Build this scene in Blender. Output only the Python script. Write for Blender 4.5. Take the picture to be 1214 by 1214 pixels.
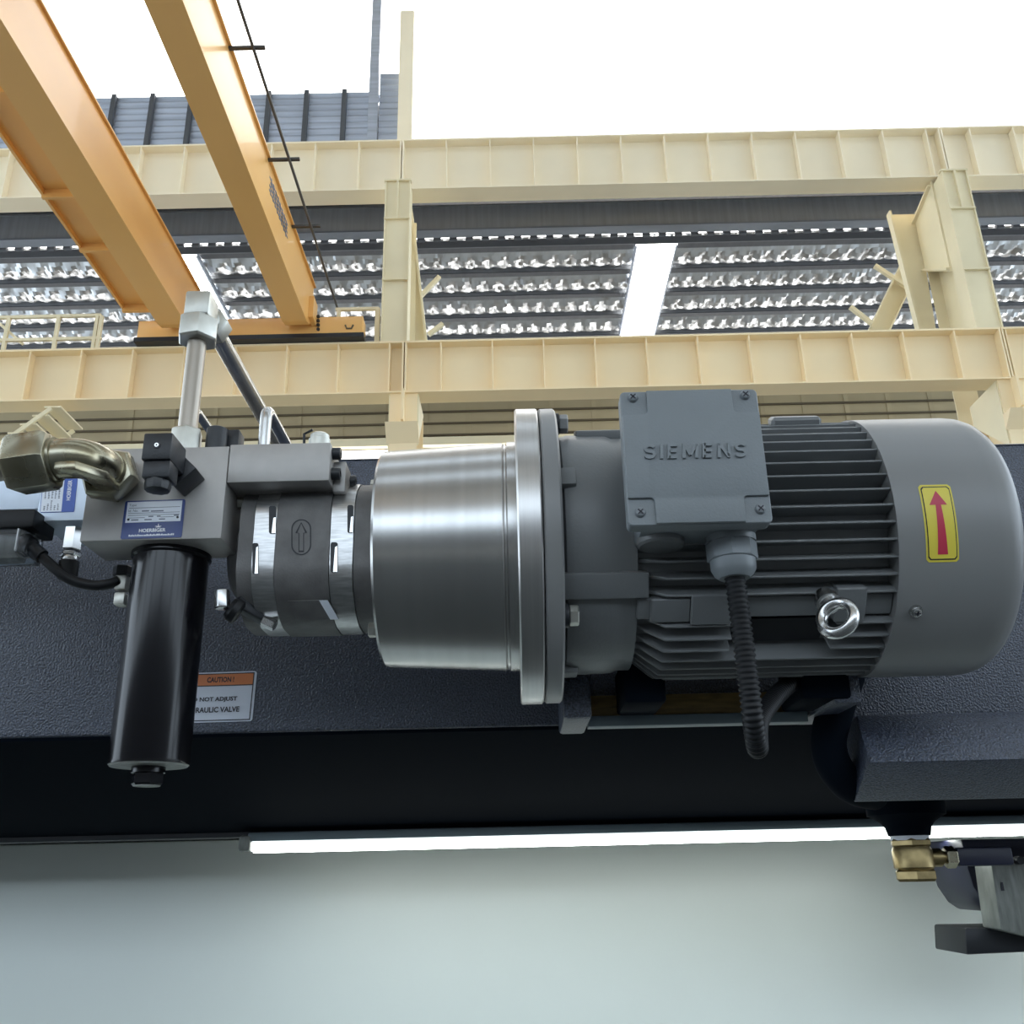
import bpy, bmesh, math, random
from mathutils import Vector, Matrix
from math import sin, cos, pi, radians, sqrt

for o in list(bpy.data.objects):
    bpy.data.objects.remove(o)
scene = bpy.context.scene
C = scene.collection
random.seed(7)

# ------------------------------------------------------------------ camera
FPX, TH, SR = 1130.0, radians(20.8), 0.0229
CR = sqrt(1 - SR * SR)
CAM = Vector((0, 0, 1.6))
R0, U0, FW = Vector((1, 0, 0)), Vector((0, -sin(TH), cos(TH))), Vector((0, cos(TH), sin(TH)))
RV, UV = CR * R0 - SR * U0, SR * R0 + CR * U0
cd = bpy.data.cameras.new('camera')
cd.sensor_fit = 'HORIZONTAL'
cd.sensor_width = 36.0
cd.lens = 36.0 * FPX / 1214.0
cd.clip_start = 0.02
cd.clip_end = 300
cam = bpy.data.objects.new('camera', cd)
C.objects.link(cam)
cam.matrix_world = Matrix(((RV.x, UV.x, -FW.x, CAM.x), (RV.y, UV.y, -FW.y, CAM.y), (RV.z, UV.z, -FW.z, CAM.z), (0, 0, 0, 1)))
scene.camera = cam

# ------------------------------------------------------------------ world light and exposure
w = bpy.data.worlds.new('overcast_sky')
scene.world = w
w.use_nodes = True
bg = w.node_tree.nodes['Background']
bg.inputs['Color'].default_value = (0.74, 0.87, 1.0, 1)
bg.inputs['Strength'].default_value = 3.0
vs = scene.view_settings
vs.view_transform = 'Standard'
vs.look = 'None'
vs.gamma = 1
vs.use_curve_mapping = False
vs.exposure = 0.35


def at(px, py, Y):
    """measured point of the place: sight line through a photo pixel met with the upright plane at depth Y"""
    d = FW + RV * ((px - 607) / FPX) + UV * ((607 - py) / FPX)
    return CAM + d * (Y / d.y)


def at_z(px, py, Z):
    d = FW + RV * ((px - 607) / FPX) + UV * ((607 - py) / FPX)
    return CAM + d * ((Z - CAM.z) / d.z)


# ------------------------------------------------------------------ materials
def nt(m):
    m.use_nodes = True
    return m.node_tree


def mat(name, col, rough=0.5, metal=0.0, var=0.0, vscale=20.0, bump=0.0, bscale=200.0, stretch=(1, 1, 1), coat=0.0, spec=0.5, rvar=0.0, col2=None, detail=4.0, bdist=0.002):
    m = bpy.data.materials.new(name)
    t = nt(m)
    b = t.nodes['Principled BSDF']
    b.inputs['Base Color'].default_value = (*col, 1)
    b.inputs['Roughness'].default_value = rough
    b.inputs['Metallic'].default_value = metal
    b.inputs['Coat Weight'].default_value = coat
    b.inputs['Specular IOR Level'].default_value = spec
    tc = t.nodes.new('ShaderNodeTexCoord')
    mp = t.nodes.new('ShaderNodeMapping')
    mp.inputs['Scale'].default_value = stretch
    t.links.new(tc.outputs['Object'], mp.inputs['Vector'])
    if var > 0 or rvar > 0:
        n = t.nodes.new('ShaderNodeTexNoise')
        n.inputs['Scale'].default_value = vscale
        n.inputs['Detail'].default_value = detail
        t.links.new(mp.outputs[0], n.inputs['Vector'])
        if var > 0:
            r = t.nodes.new('ShaderNodeValToRGB')
            c2 = col2 if col2 else tuple(min(1, c * (1 + var)) for c in col)
            r.color_ramp.elements[0].position = 0.3
            r.color_ramp.elements[1].position = 0.7
            r.color_ramp.elements[0].color = (*[c * (1 - var) for c in col], 1)
            r.color_ramp.elements[1].color = (*c2, 1)
            t.links.new(n.outputs['Fac'], r.inputs['Fac'])
            t.links.new(r.outputs['Color'], b.inputs['Base Color'])
        if rvar > 0:
            mr = t.nodes.new('ShaderNodeMapRange')
            mr.inputs['To Min'].default_value = max(0.02, rough - rvar)
            mr.inputs['To Max'].default_value = min(1, rough + rvar)
            t.links.new(n.outputs['Fac'], mr.inputs['Value'])
            t.links.new(mr.outputs[0], b.inputs['Roughness'])
    if bump > 0:
        n2 = t.nodes.new('ShaderNodeTexNoise')
        n2.inputs['Scale'].default_value = bscale
        n2.inputs['Detail'].default_value = 2
        t.links.new(mp.outputs[0], n2.inputs['Vector'])
        bp = t.nodes.new('ShaderNodeBump')
        bp.inputs['Strength'].default_value = bump
        bp.inputs['Distance'].default_value = bdist
        t.links.new(n2.outputs['Fac'], bp.inputs['Height'])
        t.links.new(bp.outputs[0], b.inputs['Normal'])
    return m


def emit(name, col, strength):
    m = bpy.data.materials.new(name)
    t = nt(m)
    b = t.nodes['Principled BSDF']
    b.inputs['Base Color'].default_value = (0.8, 0.8, 0.8, 1)
    b.inputs['Emission Color'].default_value = (*col, 1)
    b.inputs['Emission Strength'].default_value = strength
    return m


M = {}
M['motor'] = mat('grey_motor_paint', (0.160, 0.168, 0.172), 0.42, 0, 0.05, 12, 0.08, 350)
M['motor_lid'] = mat('grey_lid_paint', (0.200, 0.222, 0.236), 0.5, 0, 0.04, 20, 0.12, 500)
M['fan'] = mat('grey_fan_cover_paint', (0.215, 0.217, 0.217), 0.38, 0, 0.04, 8, 0.03, 60)
M['alu'] = mat('turned_aluminium', (0.47, 0.465, 0.455), 0.27, 1.0, 0.05, 4, 0, 60, (30, 0.6, 0.6), detail=1.0)
M['alu_flange'] = mat('turned_aluminium_flange', (0.52, 0.51, 0.50), 0.32, 1.0, 0.05, 10, 0, 60, (40, 1, 1))
M['cast'] = mat('dark_cast_iron', (0.135, 0.132, 0.13), 0.5, 0.3, 0.18, 45, 0.25, 500, bdist=0.001)
M['band'] = mat('machined_iron_band', (0.50, 0.50, 0.50), 0.33, 1.0, 0.2, 60, 0.1, 90, (1, 1, 8), bdist=0.0008)
M['block'] = mat('ground_steel_block', (0.40, 0.385, 0.37), 0.5, 0.55, 0.14, 22, 0.05, 400, rvar=0.08, bdist=0.0005)
M['block_blue'] = mat('anodised_alloy_block', (0.72, 0.81, 0.93), 0.45, 0.25, 0.05, 30)
M['zinc'] = mat('yellow_zinc_steel', (0.36, 0.31, 0.19), 0.27, 1.0, 0.25, 30, col2=(0.40, 0.38, 0.30), rvar=0.1)
M['zinc_white'] = mat('white_zinc_steel', (0.52, 0.515, 0.47), 0.42, 1.0, 0.1, 60)
M['steel'] = mat('bright_steel', (0.56, 0.56, 0.555), 0.25, 1.0, 0.08, 40)
M['tube'] = mat('drawn_steel_tube', (0.37, 0.33, 0.28), 0.38, 1.0, 0.15, 25, stretch=(1, 1, 0.1))
M['brass'] = mat('brass', (0.32, 0.245, 0.12), 0.38, 1.0, 0.2, 90)
M['black'] = mat('black_plastic', (0.014, 0.016, 0.02), 0.42, 0, 0.2, 60, 0.1, 600)
M['rubber'] = mat('black_rubber', (0.006, 0.0068, 0.0085), 0.5, spec=0.35)
M['gloss'] = mat('black_gloss_coating', (0.005, 0.005, 0.007), 0.17, 0, 0, spec=0.35)
M['frame'] = mat('navy_black_texture_paint', (0.022, 0.028, 0.042), 0.38, 0, 0.4, 560, 0.9, 420, bdist=0.0022, spec=0.8, col2=(0.075, 0.092, 0.14), detail=1.0)  # pale flecks are highlight glints of the rough paint, put into the colour
M['under'] = mat('matt_black_shade_paint', (0.0035, 0.006, 0.0105), 0.9, spec=0.05)  # shade below the beam put into this near-black; also used on hose, boss
M['dark'] = mat('dark_oily_steel', (0.02, 0.022, 0.026), 0.45, 0.3)
M['white_panel'] = mat('pale_grey_green_enamel', (0.80, 0.85, 0.80), 0.35, 0, 0.03, 2)
M['cream'] = mat('cream_steel_paint', (0.92, 0.745, 0.47), 0.55, 0, 0.05, 0.8)
M['cream_up'] = mat('clerestory_glow_cream_paint', (0.92, 0.81, 0.60), 0.55, 0, 0.05, 0.8)  # the beams' cream, paled to carry the clerestory glow in its colour
M['cream_col'] = mat('cream_column_paint', (0.80, 0.70, 0.47), 0.55, 0, 0.06, 1.2)
M['crane'] = mat('orange_yellow_crane_paint', (0.79, 0.435, 0.135), 0.33, 0, 0.05, 0.6, coat=0.15)
M['clad'] = mat('galvanised_cladding', (0.42, 0.46, 0.54), 0.4, 0.5, 0.15, 2.0, stretch=(0.3, 1, 9))
M['roofsteel'] = mat('grey_roof_steel', (0.20, 0.205, 0.22), 0.6, 0.1, 0.1, 1.0)
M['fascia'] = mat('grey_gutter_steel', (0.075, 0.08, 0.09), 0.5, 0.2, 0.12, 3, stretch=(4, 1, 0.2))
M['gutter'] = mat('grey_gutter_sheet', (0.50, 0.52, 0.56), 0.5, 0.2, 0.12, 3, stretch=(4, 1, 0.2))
M['foil'] = mat('silver_foil_insulation', (0.70, 0.71, 0.73), 0.34, 1.0, 0.1, 3.0, 0.2, 9, bdist=0.03)
M['siding'] = mat('tan_wall_siding', (0.42, 0.34, 0.20), 0.6, 0, 0.1, 0.5)
M['line'] = mat('dark_brown_seam', (0.10, 0.075, 0.04), 0.7)
M['roof'] = mat('pale_hall_sheet', (0.42, 0.40, 0.36), 0.6, 0, 0.05, 1)
M['lowwall'] = mat('bounce_cutting_low_wall', (0.10, 0.10, 0.10), 0.7)  # unseen lower wall, made dark to hold back bounced light
M['mat'] = mat('bounce_cutting_floor', (0.045, 0.05, 0.05), 0.6)  # for the added floor area that swallows bounced light
M['floor'] = mat('grey_green_floor', (0.36, 0.35, 0.325), 0.5, 0, 0.1, 0.4)
M['yellow'] = mat('yellow_sticker', (0.72, 0.60, 0.07), 0.4)
M['red'] = mat('red_print', (0.50, 0.03, 0.07), 0.4)
M['ink'] = mat('black_print', (0.02, 0.02, 0.03), 0.5)
M['orange'] = mat('orange_print', (0.62, 0.20, 0.07), 0.45)
M['sticker'] = mat('white_sticker', (0.62, 0.66, 0.74), 0.4)
M['plate'] = mat('white_nameplate', (0.80, 0.84, 0.92), 0.35)
M['blue'] = mat('navy_blue_print', (0.025, 0.05, 0.20), 0.35)
M['blue_hi'] = mat('bright_blue_print', (0.03, 0.09, 0.42), 0.35)
M['white'] = mat('white_print', (0.85, 0.87, 0.92), 0.4)
M['greyink'] = mat('grey_print', (0.16, 0.18, 0.24), 0.5)
M['led'] = emit('led_diffuser', (0.93, 1.0, 0.98), 1.6)
M['led_row'] = emit('led_row', (0.93, 1.0, 0.97), 19.0)
M['window'] = emit('daylit_window_pane', (1.0, 0.985, 0.95), 3.0)
M['skylight'] = emit('daylit_roof_light', (1.0, 1.0, 0.94), 9.0)
M['gland'] = mat('grey_gland_plastic', (0.19, 0.21, 0.225), 0.42)
M['board'] = mat('brown_wood_board', (0.20, 0.13, 0.04), 0.6, 0, 0.3, 40, stretch=(1, 8, 8))
M['greybar'] = mat('grey_green_bar', (0.12, 0.16, 0.18), 0.5)
M['blueblack'] = mat('dark_blue_paint', (0.012, 0.014, 0.034), 0.4)
M['blocksteel'] = mat('weathered_grey_steel', (0.22, 0.23, 0.21), 0.5, 0.3, 0.25, 60, stretch=(3, 1, 0.5))
M['wire'] = mat('dark_wire_steel', (0.07, 0.065, 0.06), 0.5, 0.3)
gm = bpy.data.materials.new('clear_plastic')
t_ = nt(gm)
gb = t_.nodes['Principled BSDF']
gb.inputs['Base Color'].default_value = (0.75, 0.78, 0.84, 1)
gb.inputs['Roughness'].default_value = 0.12
gb.inputs['Transmission Weight'].default_value = 0.85
gb.inputs['IOR'].default_value = 1.2
M['clear'] = gm


# ------------------------------------------------------------------ mesh helpers
def frame_of(ax):
    ax = Vector(ax).normalized()
    h = Vector((0, 0, 1)) if abs(ax.z) < 0.9 else Vector((0, 1, 0))
    e1 = (h - ax * h.dot(ax)).normalized()
    return ax, e1, ax.cross(e1)


class B:
    def __init__(s):
        s.b = bmesh.new()

    def face(s, vs_):
        try:
            return s.b.faces.new(vs_)
        except ValueError:
            return None

    def poly(s, pts):
        s.face([s.b.verts.new(p) for p in pts])
        return s

    def hull8(s, a, b_):
        """two quads (4 points each) joined to a closed block"""
        va = [s.b.verts.new(p) for p in a]
        vb = [s.b.verts.new(p) for p in b_]
        n = len(va)
        s.face(va[::-1])
        s.face(vb)
        for i in range(n):
            s.face((va[i], va[(i + 1) % n], vb[(i + 1) % n], vb[i]))
        return s

    def box(s, x0, x1, y0, y1, z0, z1):
        a = [(x0, y0, z0), (x1, y0, z0), (x1, y1, z0), (x0, y1, z0)]
        b_ = [(p[0], p[1], z1) for p in a]
        return s.hull8(a, b_)

    def obox(s, c, ax, ay, az):
        """oriented box: centre and three half vectors"""
        c, ax, ay, az = map(Vector, (c, ax, ay, az))
        a = [c - az + i * ax + j * ay for i, j in ((-1, -1), (1, -1), (1, 1), (-1, 1))]
        return s.hull8(a, [p + 2 * az for p in a])

    def bar(s, p, q, w_, h_, up=(0, 0, 1)):
        p, q = Vector(p), Vector(q)
        d = (q - p)
        u_ = Vector(up)
        sd = d.cross(u_).normalized()
        u_ = sd.cross(d).normalized()
        return s.obox((p + q) / 2, d / 2, sd * w_ / 2, u_ * h_ / 2)

    def prism(s, pts, off):
        off = Vector(off)
        pts = [Vector(p) for p in pts]
        return s.hull8(pts, [p + off for p in pts])

    def lathe(s, org, ax, prof, seg=48, a0=0.0, cap=True):
        org = Vector(org)
        ax, e1, e2 = frame_of(ax)
        rings = []
        for t, r in prof:
            if r < 1e-6:
                rings.append([s.b.verts.new(org + ax * t)])
            else:
                rings.append([s.b.verts.new(org + ax * t + (e1 * cos(a0 + 2 * pi * k / seg) + e2 * sin(a0 + 2 * pi * k / seg)) * r) for k in range(seg)])
        for A, D in zip(rings, rings[1:]):
            if len(A) == 1 and len(D) == 1:
                continue
            for k in range(seg):
                k2 = (k + 1) % seg
                if len(A) == 1:
                    s.face((A[0], D[k2], D[k]))
                elif len(D) == 1:
                    s.face((A[k], A[k2], D[0]))
                else:
                    s.face((A[k], A[k2], D[k2], D[k]))
        if cap:
            if len(rings[0]) > 1:
                s.face(rings[0][::-1])
            if len(rings[-1]) > 1:
                s.face(rings[-1])
        return s

    def cyl(s, p, q, r, seg=24):
        p, q = Vector(p), Vector(q)
        return s.lathe(p, q - p, [(0, r), ((q - p).length, r)], seg)

    def hexn(s, p, q, r, a0=0.0, ch=0.12):
        """hexagonal nut with chamfered corners"""
        p, q = Vector(p), Vector(q)
        L = (q - p).length
        ax, e1, e2 = frame_of(q - p)
        c_ = min(L * 0.25, r * ch)
        return s.lathe(p, q - p, [(0, r * 0.9), (c_, r), (L - c_, r), (L, r * 0.9)], 6, a0)

    def tube(s, pts, r, seg=14, rad=None, cap=True):
        pts = [Vector(p) for p in pts]
        n = len(pts)
        prev = None
        rings = []
        for i, p in enumerate(pts):
            d = (pts[min(i + 1, n - 1)] - pts[max(i - 1, 0)]).normalized()
            if prev is None:
                _, e1, e2 = frame_of(d)
            else:
                e1 = (prev - d * prev.dot(d)).normalized()
                e2 = d.cross(e1)
            prev = e1
            rr = rad[i] if rad else r
            rings.append([s.b.verts.new(p + (e1 * cos(2 * pi * k / seg) + e2 * sin(2 * pi * k / seg)) * rr) for k in range(seg)])
        for A, D in zip(rings, rings[1:]):
            for k in range(seg):
                s.face((A[k], A[(k + 1) % seg], D[(k + 1) % seg], D[k]))
        if cap:
            s.face(rings[0][::-1])
            s.face(rings[-1])
        return s

    def mesh(s, name, bevel=0.0, seg=2, ang=35):
        bmesh.ops.recalc_face_normals(s.b, faces=s.b.faces[:])
        if bevel > 0:
            es = [e for e in s.b.edges if len(e.link_faces) == 2 and e.calc_face_angle(0) > radians(30)]
            bmesh.ops.bevel(s.b, geom=es, offset=bevel, segments=seg, profile=0.5, affect='EDGES', clamp_overlap=True)
        me = bpy.data.meshes.new(name)
        s.b.to_mesh(me)
        s.b.free()
        me.shade_smooth()
        me.set_sharp_from_angle(angle=radians(ang))
        return me


def spline(pts, n=10):
    pts = [Vector(p) for p in pts]
    out = []
    for i in range(len(pts) - 1):
        p0, p1, p2, p3 = pts[max(i - 1, 0)], pts[i], pts[i + 1], pts[min(i + 2, len(pts) - 1)]
        for k in range(n):
            t = k / n
            out.append(0.5 * ((2 * p1) + (p2 - p0) * t + (2 * p0 - 5 * p1 + 4 * p2 - p3) * t * t + (3 * p1 - p0 - 3 * p2 + p3) * t ** 3))
    out.append(pts[-1])
    return out


def fillet(pts, r, n=8):
    """polyline with rounded corners"""
    pts = [Vector(p) for p in pts]
    out = [pts[0]]
    for a, b_, c_ in zip(pts, pts[1:], pts[2:]):
        d1, d2 = (a - b_).normalized(), (c_ - b_).normalized()
        for k in range(n + 1):
            t = k / n
            out.append((b_ + d1 * r) * (1 - t) ** 2 + b_ * 2 * t * (1 - t) + (b_ + d2 * r) * t * t)
    out.append(pts[-1])
    return out


def link(o, parent=None):
    C.objects.link(o)
    if parent is not None:
        o.parent = parent
        base = parent
        loc = Vector((0, 0, 0))
        while base is not None:
            loc += base.location
            base = base.parent
        o.location = o.location - loc
    return o


def obj(name, bld, m, parent=None, bevel=0.0, seg=2, ang=35, label=None):
    me = bld.mesh(name, bevel, seg, ang) if isinstance(bld, B) else bld
    if isinstance(m, str):
        m = M[m]
    if not me.materials:
        me.materials.append(m)
    o = bpy.data.objects.new(name, me)
    link(o, parent)
    if label:
        o['label'] = label
    return o


def copy_at(src, loc, parent, rot=None):
    """another of an alike piece, sharing its mesh"""
    o = src.copy()
    o.parent = None
    o.location = loc
    if rot is not None:
        o.rotation_euler = rot
    return link(o, parent)


def thing(name, label, cat, loc=(0, 0, 0), group=None):
    o = bpy.data.objects.new(name, None)
    C.objects.link(o)
    o.location = loc
    o.empty_display_size = 0.02
    return tag(o, label, cat, group)


def tag(o, label, cat, group=None, kind=None):
    o['label'] = label
    if cat:
        o['category'] = cat
    if group:
        o['group'] = group
    if kind:
        o['kind'] = kind
    return o


def struct(o):
    o['kind'] = 'structure'
    return o


_txt = {}


def text_uv(body, bold=0.0, ext=0.0):
    """lettering as mesh points scaled to a unit box: verts (u, v, w) and faces"""
    k = (body, bold, ext)
    if k in _txt:
        return _txt[k]
    cu = bpy.data.curves.new('lettering', 'FONT')
    cu.body = body
    cu.size = 1
    cu.offset = bold
    cu.extrude = ext
    cu.resolution_u = 3
    ob = bpy.data.objects.new('lettering', cu)
    C.objects.link(ob)
    dg = bpy.context.evaluated_depsgraph_get()
    dg.update()
    me = bpy.data.meshes.new_from_object(ob.evaluated_get(dg))
    vv = [v.co.copy() for v in me.vertices]
    ff = [tuple(p.vertices) for p in me.polygons]
    bpy.data.objects.remove(ob)
    bpy.data.meshes.remove(me)
    x0, x1 = min(v.x for v in vv), max(v.x for v in vv)
    y0, y1 = min(v.y for v in vv), max(v.y for v in vv)
    out = ([((v.x - x0) / (x1 - x0), (v.y - y0) / (y1 - y0), (v.z + ext) / (2 * ext) if ext else 0.0) for v in vv], ff)
    _txt[k] = out
    return out


def text_obj(name, body, fn, m, parent, bold=0.0, ext=0.0, ang=35):
    vv, ff = text_uv(body, bold, ext)
    me = bpy.data.meshes.new(name)
    me.from_pydata([tuple(fn(*v)) for v in vv], [], ff)
    me.update()
    me.materials.append(M[m])
    o = bpy.data.objects.new(name, me)
    return link(o, parent)


def quad_fn(bl, br, tl, tr, thick=0.0, lift=0.0):
    """unit box -> flat patch facing the machine front (-Y)"""
    bl, br, tl, tr = map(Vector, (bl, br, tl, tr))

    def f(u_, v_, w_):
        p = (bl * (1 - u_) + br * u_) * (1 - v_) + (tl * (1 - u_) + tr * u_) * v_
        return p + Vector((0, -1, 0)) * (lift + thick * w_)
    return f


def px_fn(x0, x1, y0, y1, Y, thick=0.0, lift=0.0, slope=-0.03):
    """patch seen between photo columns x0..x1 and rows y0(top)..y1 on the upright plane at Y"""
    dy = slope * (x1 - x0)
    return quad_fn(at(x0, y1, Y), at(x1, y1 + dy, Y), at(x0, y0, Y), at(x1, y0 + dy, Y), thick, lift)


def flat(fn, pts, d=0.0006):
    b_ = B()
    b_.hull8([fn(u_, v_, 0) for u_, v_ in pts], [Vector(fn(u_, v_, 0)) + Vector((0, -d, 0)) for u_, v_ in pts])
    return b_


SQ = [(0, 0), (1, 0), (1, 1), (0, 1)]


def rrect(r, asp=1.0, n=4):
    """rounded unit square, corner r in u and r*asp in v"""
    out = []
    for cx, cy, a in ((1 - r, r * asp, -pi / 2), (1 - r, 1 - r * asp, 0), (r, 1 - r * asp, pi / 2), (r, r * asp, pi)):
        for k in range(n + 1):
            t = a + pi / 2 * k / n
            out.append((cx + r * cos(t), cy + r * asp * sin(t)))
    return out


def stroke_letters(word, fn, depth, w_, gap=.28):
    """raised block lettering built from strokes; fn maps (u, v) of the word box to a point"""
    def seg_path(ch):
        if ch == 'I':
            return [[(0, 0), (0, 1)]], 0.0
        if ch == 'E':
            return [[(0, 0), (0, 1)], [(0, w_ / 2), (.5, w_ / 2)], [(0, .5), (.46, .5)], [(0, 1 - w_ / 2), (.5, 1 - w_ / 2)]], .5
        if ch == 'M':
            return [[(0, 0), (0, 1)], [(0, 1 - w_ * .3), (.40, .22)], [(.40, .22), (.8, 1 - w_ * .3)], [(.8, 0), (.8, 1)]], .8
        if ch == 'N':
            return [[(0, 0), (0, 1)], [(0, 1 - w_ * .3), (.62, w_ * .3)], [(.62, 0), (.62, 1)]], .62
        h = w_ / 2
        cx, cw, r = .29, .29, .25 - h / 2
        top = [(cx + cw * cos(t), .75 - h / 2 + r * sin(t)) for t in [radians(20 + 250 * k / 10) for k in range(11)]]
        bot = [(cx + cw * cos(t), .25 + h / 2 + r * sin(t)) for t in [radians(90 - 250 * k / 10) for k in range(11)]]
        return [top + bot], .58
    lay, x = [], 0.0
    for ch in word:
        p, wd = seg_path(ch)
        x += w_ / 2
        lay += [[(a + x, b_) for a, b_ in q] for q in p]
        x += wd + w_ / 2 + gap
    W = x - gap
    b = B()
    for q in lay:
        pts = [q[0]] + [p for o_, p in zip(q, q[1:]) if (p[0] - o_[0]) ** 2 + (p[1] - o_[1]) ** 2 > 1e-6]
        left, right = [], []
        for i, (x0, y0) in enumerate(pts):
            xa, ya = pts[max(i - 1, 0)]
            xb, yb = pts[min(i + 1, len(pts) - 1)]
            dx, dy = xb - xa, yb - ya
            l_ = sqrt(dx * dx + dy * dy)
            nx, ny = -dy / l_ * w_ / 2, dx / l_ * w_ / 2
            left.append((x0 + nx, y0 + ny))
            right.append((x0 - nx, y0 - ny))
        off = Vector((0, -depth, 0))
        ring = []
        for lp, rp in zip(left, right):
            A_, D_ = Vector(fn(lp[0] / W, lp[1], 0)), Vector(fn(rp[0] / W, rp[1], 0))
            ring.append([b.b.verts.new(v) for v in (A_, A_ + off, D_ + off, D_)])
        for r1, r2 in zip(ring, ring[1:]):
            for k in range(4):
                b.face((r1[k], r1[(k + 1) % 4], r2[(k + 1) % 4], r2[k]))
        b.face(ring[0][::-1])
        b.face(ring[-1])
    return b

# ================================================================== THE HALL
fl = B().box(-30, 30, -25, 24, -0.1, 0.0)
tag(struct(obj('floor', fl, 'floor')), 'grey green painted factory floor far below the machine', None)

tag(struct(obj('floor_bounce_blocker', B().box(-9, 9, -5.5, 5.5, 0.0, 0.015), 'mat')), 'unseen dark floor area added round the machine to cut bounced light', None)  # added out of view to keep bounced light off the undersides
# our own bay: opposite wall with a window band, roof sheets with open light strips between them
YK = -10.0
wk = thing('wall_front', 'pale sheet wall of the hall behind the photographer with a window band', None, (0, YK, 0))
struct(wk)
for z0, z1 in ((0, 4.3), (7.6, 16.8)):
    obj('wall_sheet', B().box(-30, 30, YK - .1, YK, z0, z1), 'roof' if z0 else 'lowwall', wk)
for k in range(-4, 5):
    obj('mullion', B().box(k * 6 - .2, k * 6 + .2, YK - .12, YK + .05, 4.3, 7.6), 'roof', wk)
rk = thing('hall_roof', 'pale sheet roof of the hall high over the machine with open light strips', None, (0, 0, 16.8))
struct(rk)
for y0, y1 in ((-10, -4.6), (-3.4, 2.4), (3.6, 11.9)):
    obj('roof_sheet', B().box(-30, 30, y0, y1, 16.8, 16.9), 'roof', rk)

YB0, YB1 = 10.85, 11.16          # front and back edge of the runway beam flanges
YL0, YL1 = 10.52, 10.83          # lower beam, a little nearer
ZL0 = at(607, 462, YL0).z        # lower beam
ZL1 = at(607, 401, YL0).z
ZU0 = at(607, 221, YB0).z        # upper beam
ZU1 = at(607, 162, YB0).z
XJ1 = at(479, 430, YL0).x        # joints over the columns
XJ2 = at(1196, 430, YL0).x
XL, XR = -13.5, 14.5


def runway(x0, x1, z0, z1, pitch, off, m, label, group, YB0=YB0, YB1=YB1):
    t = thing('runway_beam', label, 'beam', ((x0 + x1) / 2, 11.0, z0), group)
    ym = (YB0 + YB1) / 2
    obj('web', B().box(x0, x1, ym - 0.01, ym + 0.01, z0 + 0.02, z1 - 0.025), m, t)
    obj('bottom_flange', B().box(x0, x1, YB0, YB1, z0, z0 + 0.02), m, t)
    obj('top_flange', B().box(x0, x1, YB0, YB1, z1 - 0.025, z1), m, t)
    src = None
    k = math.ceil((x0 + 0.05 - off) / pitch)
    zc = (z0 + z1) / 2
    while off + k * pitch < x1 - 0.05:
        x = off + k * pitch
        k += 1
        if src is None:
            h = (z1 - z0 - 0.045) / 2
            src = obj('stiffener', B().box(-0.008, 0.008, -0.065, 0.065, -h, h), m, None)
            src.location = (x, ym - 0.077, zc)
            C.objects.unlink(src)
            link(src, t)
        else:
            copy_at(src, (x, ym - 0.077, zc), t)
    for x in (x0 + 0.012, x1 - 0.012):
        obj('end_plate', B().box(x - 0.01, x + 0.01, YB0 + 0.005, ym - 0.01, z0 + 0.02, z1 - 0.025), m, t)
    return t


g_ = 'cream runway beams'
PL = at(596, 430, YL0 + .08).x - at(535, 430, YL0 + .08).x
PU = at(737, 190, YB0 + .08).x - at(685, 190, YB0 + .08).x
OL = at(584, 430, YL0 + .08).x
OU = at(685, 190, YB0 + .08).x
runway(XL, XJ1 - .006, ZL0, ZL1, PL, OL, 'cream', 'lower cream runway beam left of the centre column, carrying the orange crane end', g_, YL0, YL1)
runway(XJ1 + .006, XJ2 - .006, ZL0, ZL1, PL, OL, 'cream', 'lower cream runway beam between the two columns, above the grey motor', g_, YL0, YL1)
runway(XJ2 + .006, XR, ZL0, ZL1, PL, OL, 'cream', 'lower cream runway beam right of the right-hand column', g_, YL0, YL1)
XK1, XK2 = at(476, 190, YB0).x, at(1107, 165, YB0).x + .12
runway(XL, XK1 - .006, ZU0, ZU1, PU, OU, 'cream_up', 'upper cream beam left of the centre column, behind the orange girders', g_)
runway(XK1 + .006, XK2 - .006, ZU0, ZU1, PU, OU, 'cream_up', 'upper cream beam between the two columns under the bright window', g_)
runway(XK2 + .006, XR, ZU0, ZU1, PU, OU, 'cream_up', 'upper cream beam right of the right-hand column', g_)

# crane rail on the lower beam
ra = obj('crane_rail', B().box(XL, XR, 10.64, 10.71, ZL1, ZL1 + 0.05), 'wire')
tag(ra, 'dark crane rail running along the top of the lower cream beam', 'rail')


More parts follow.
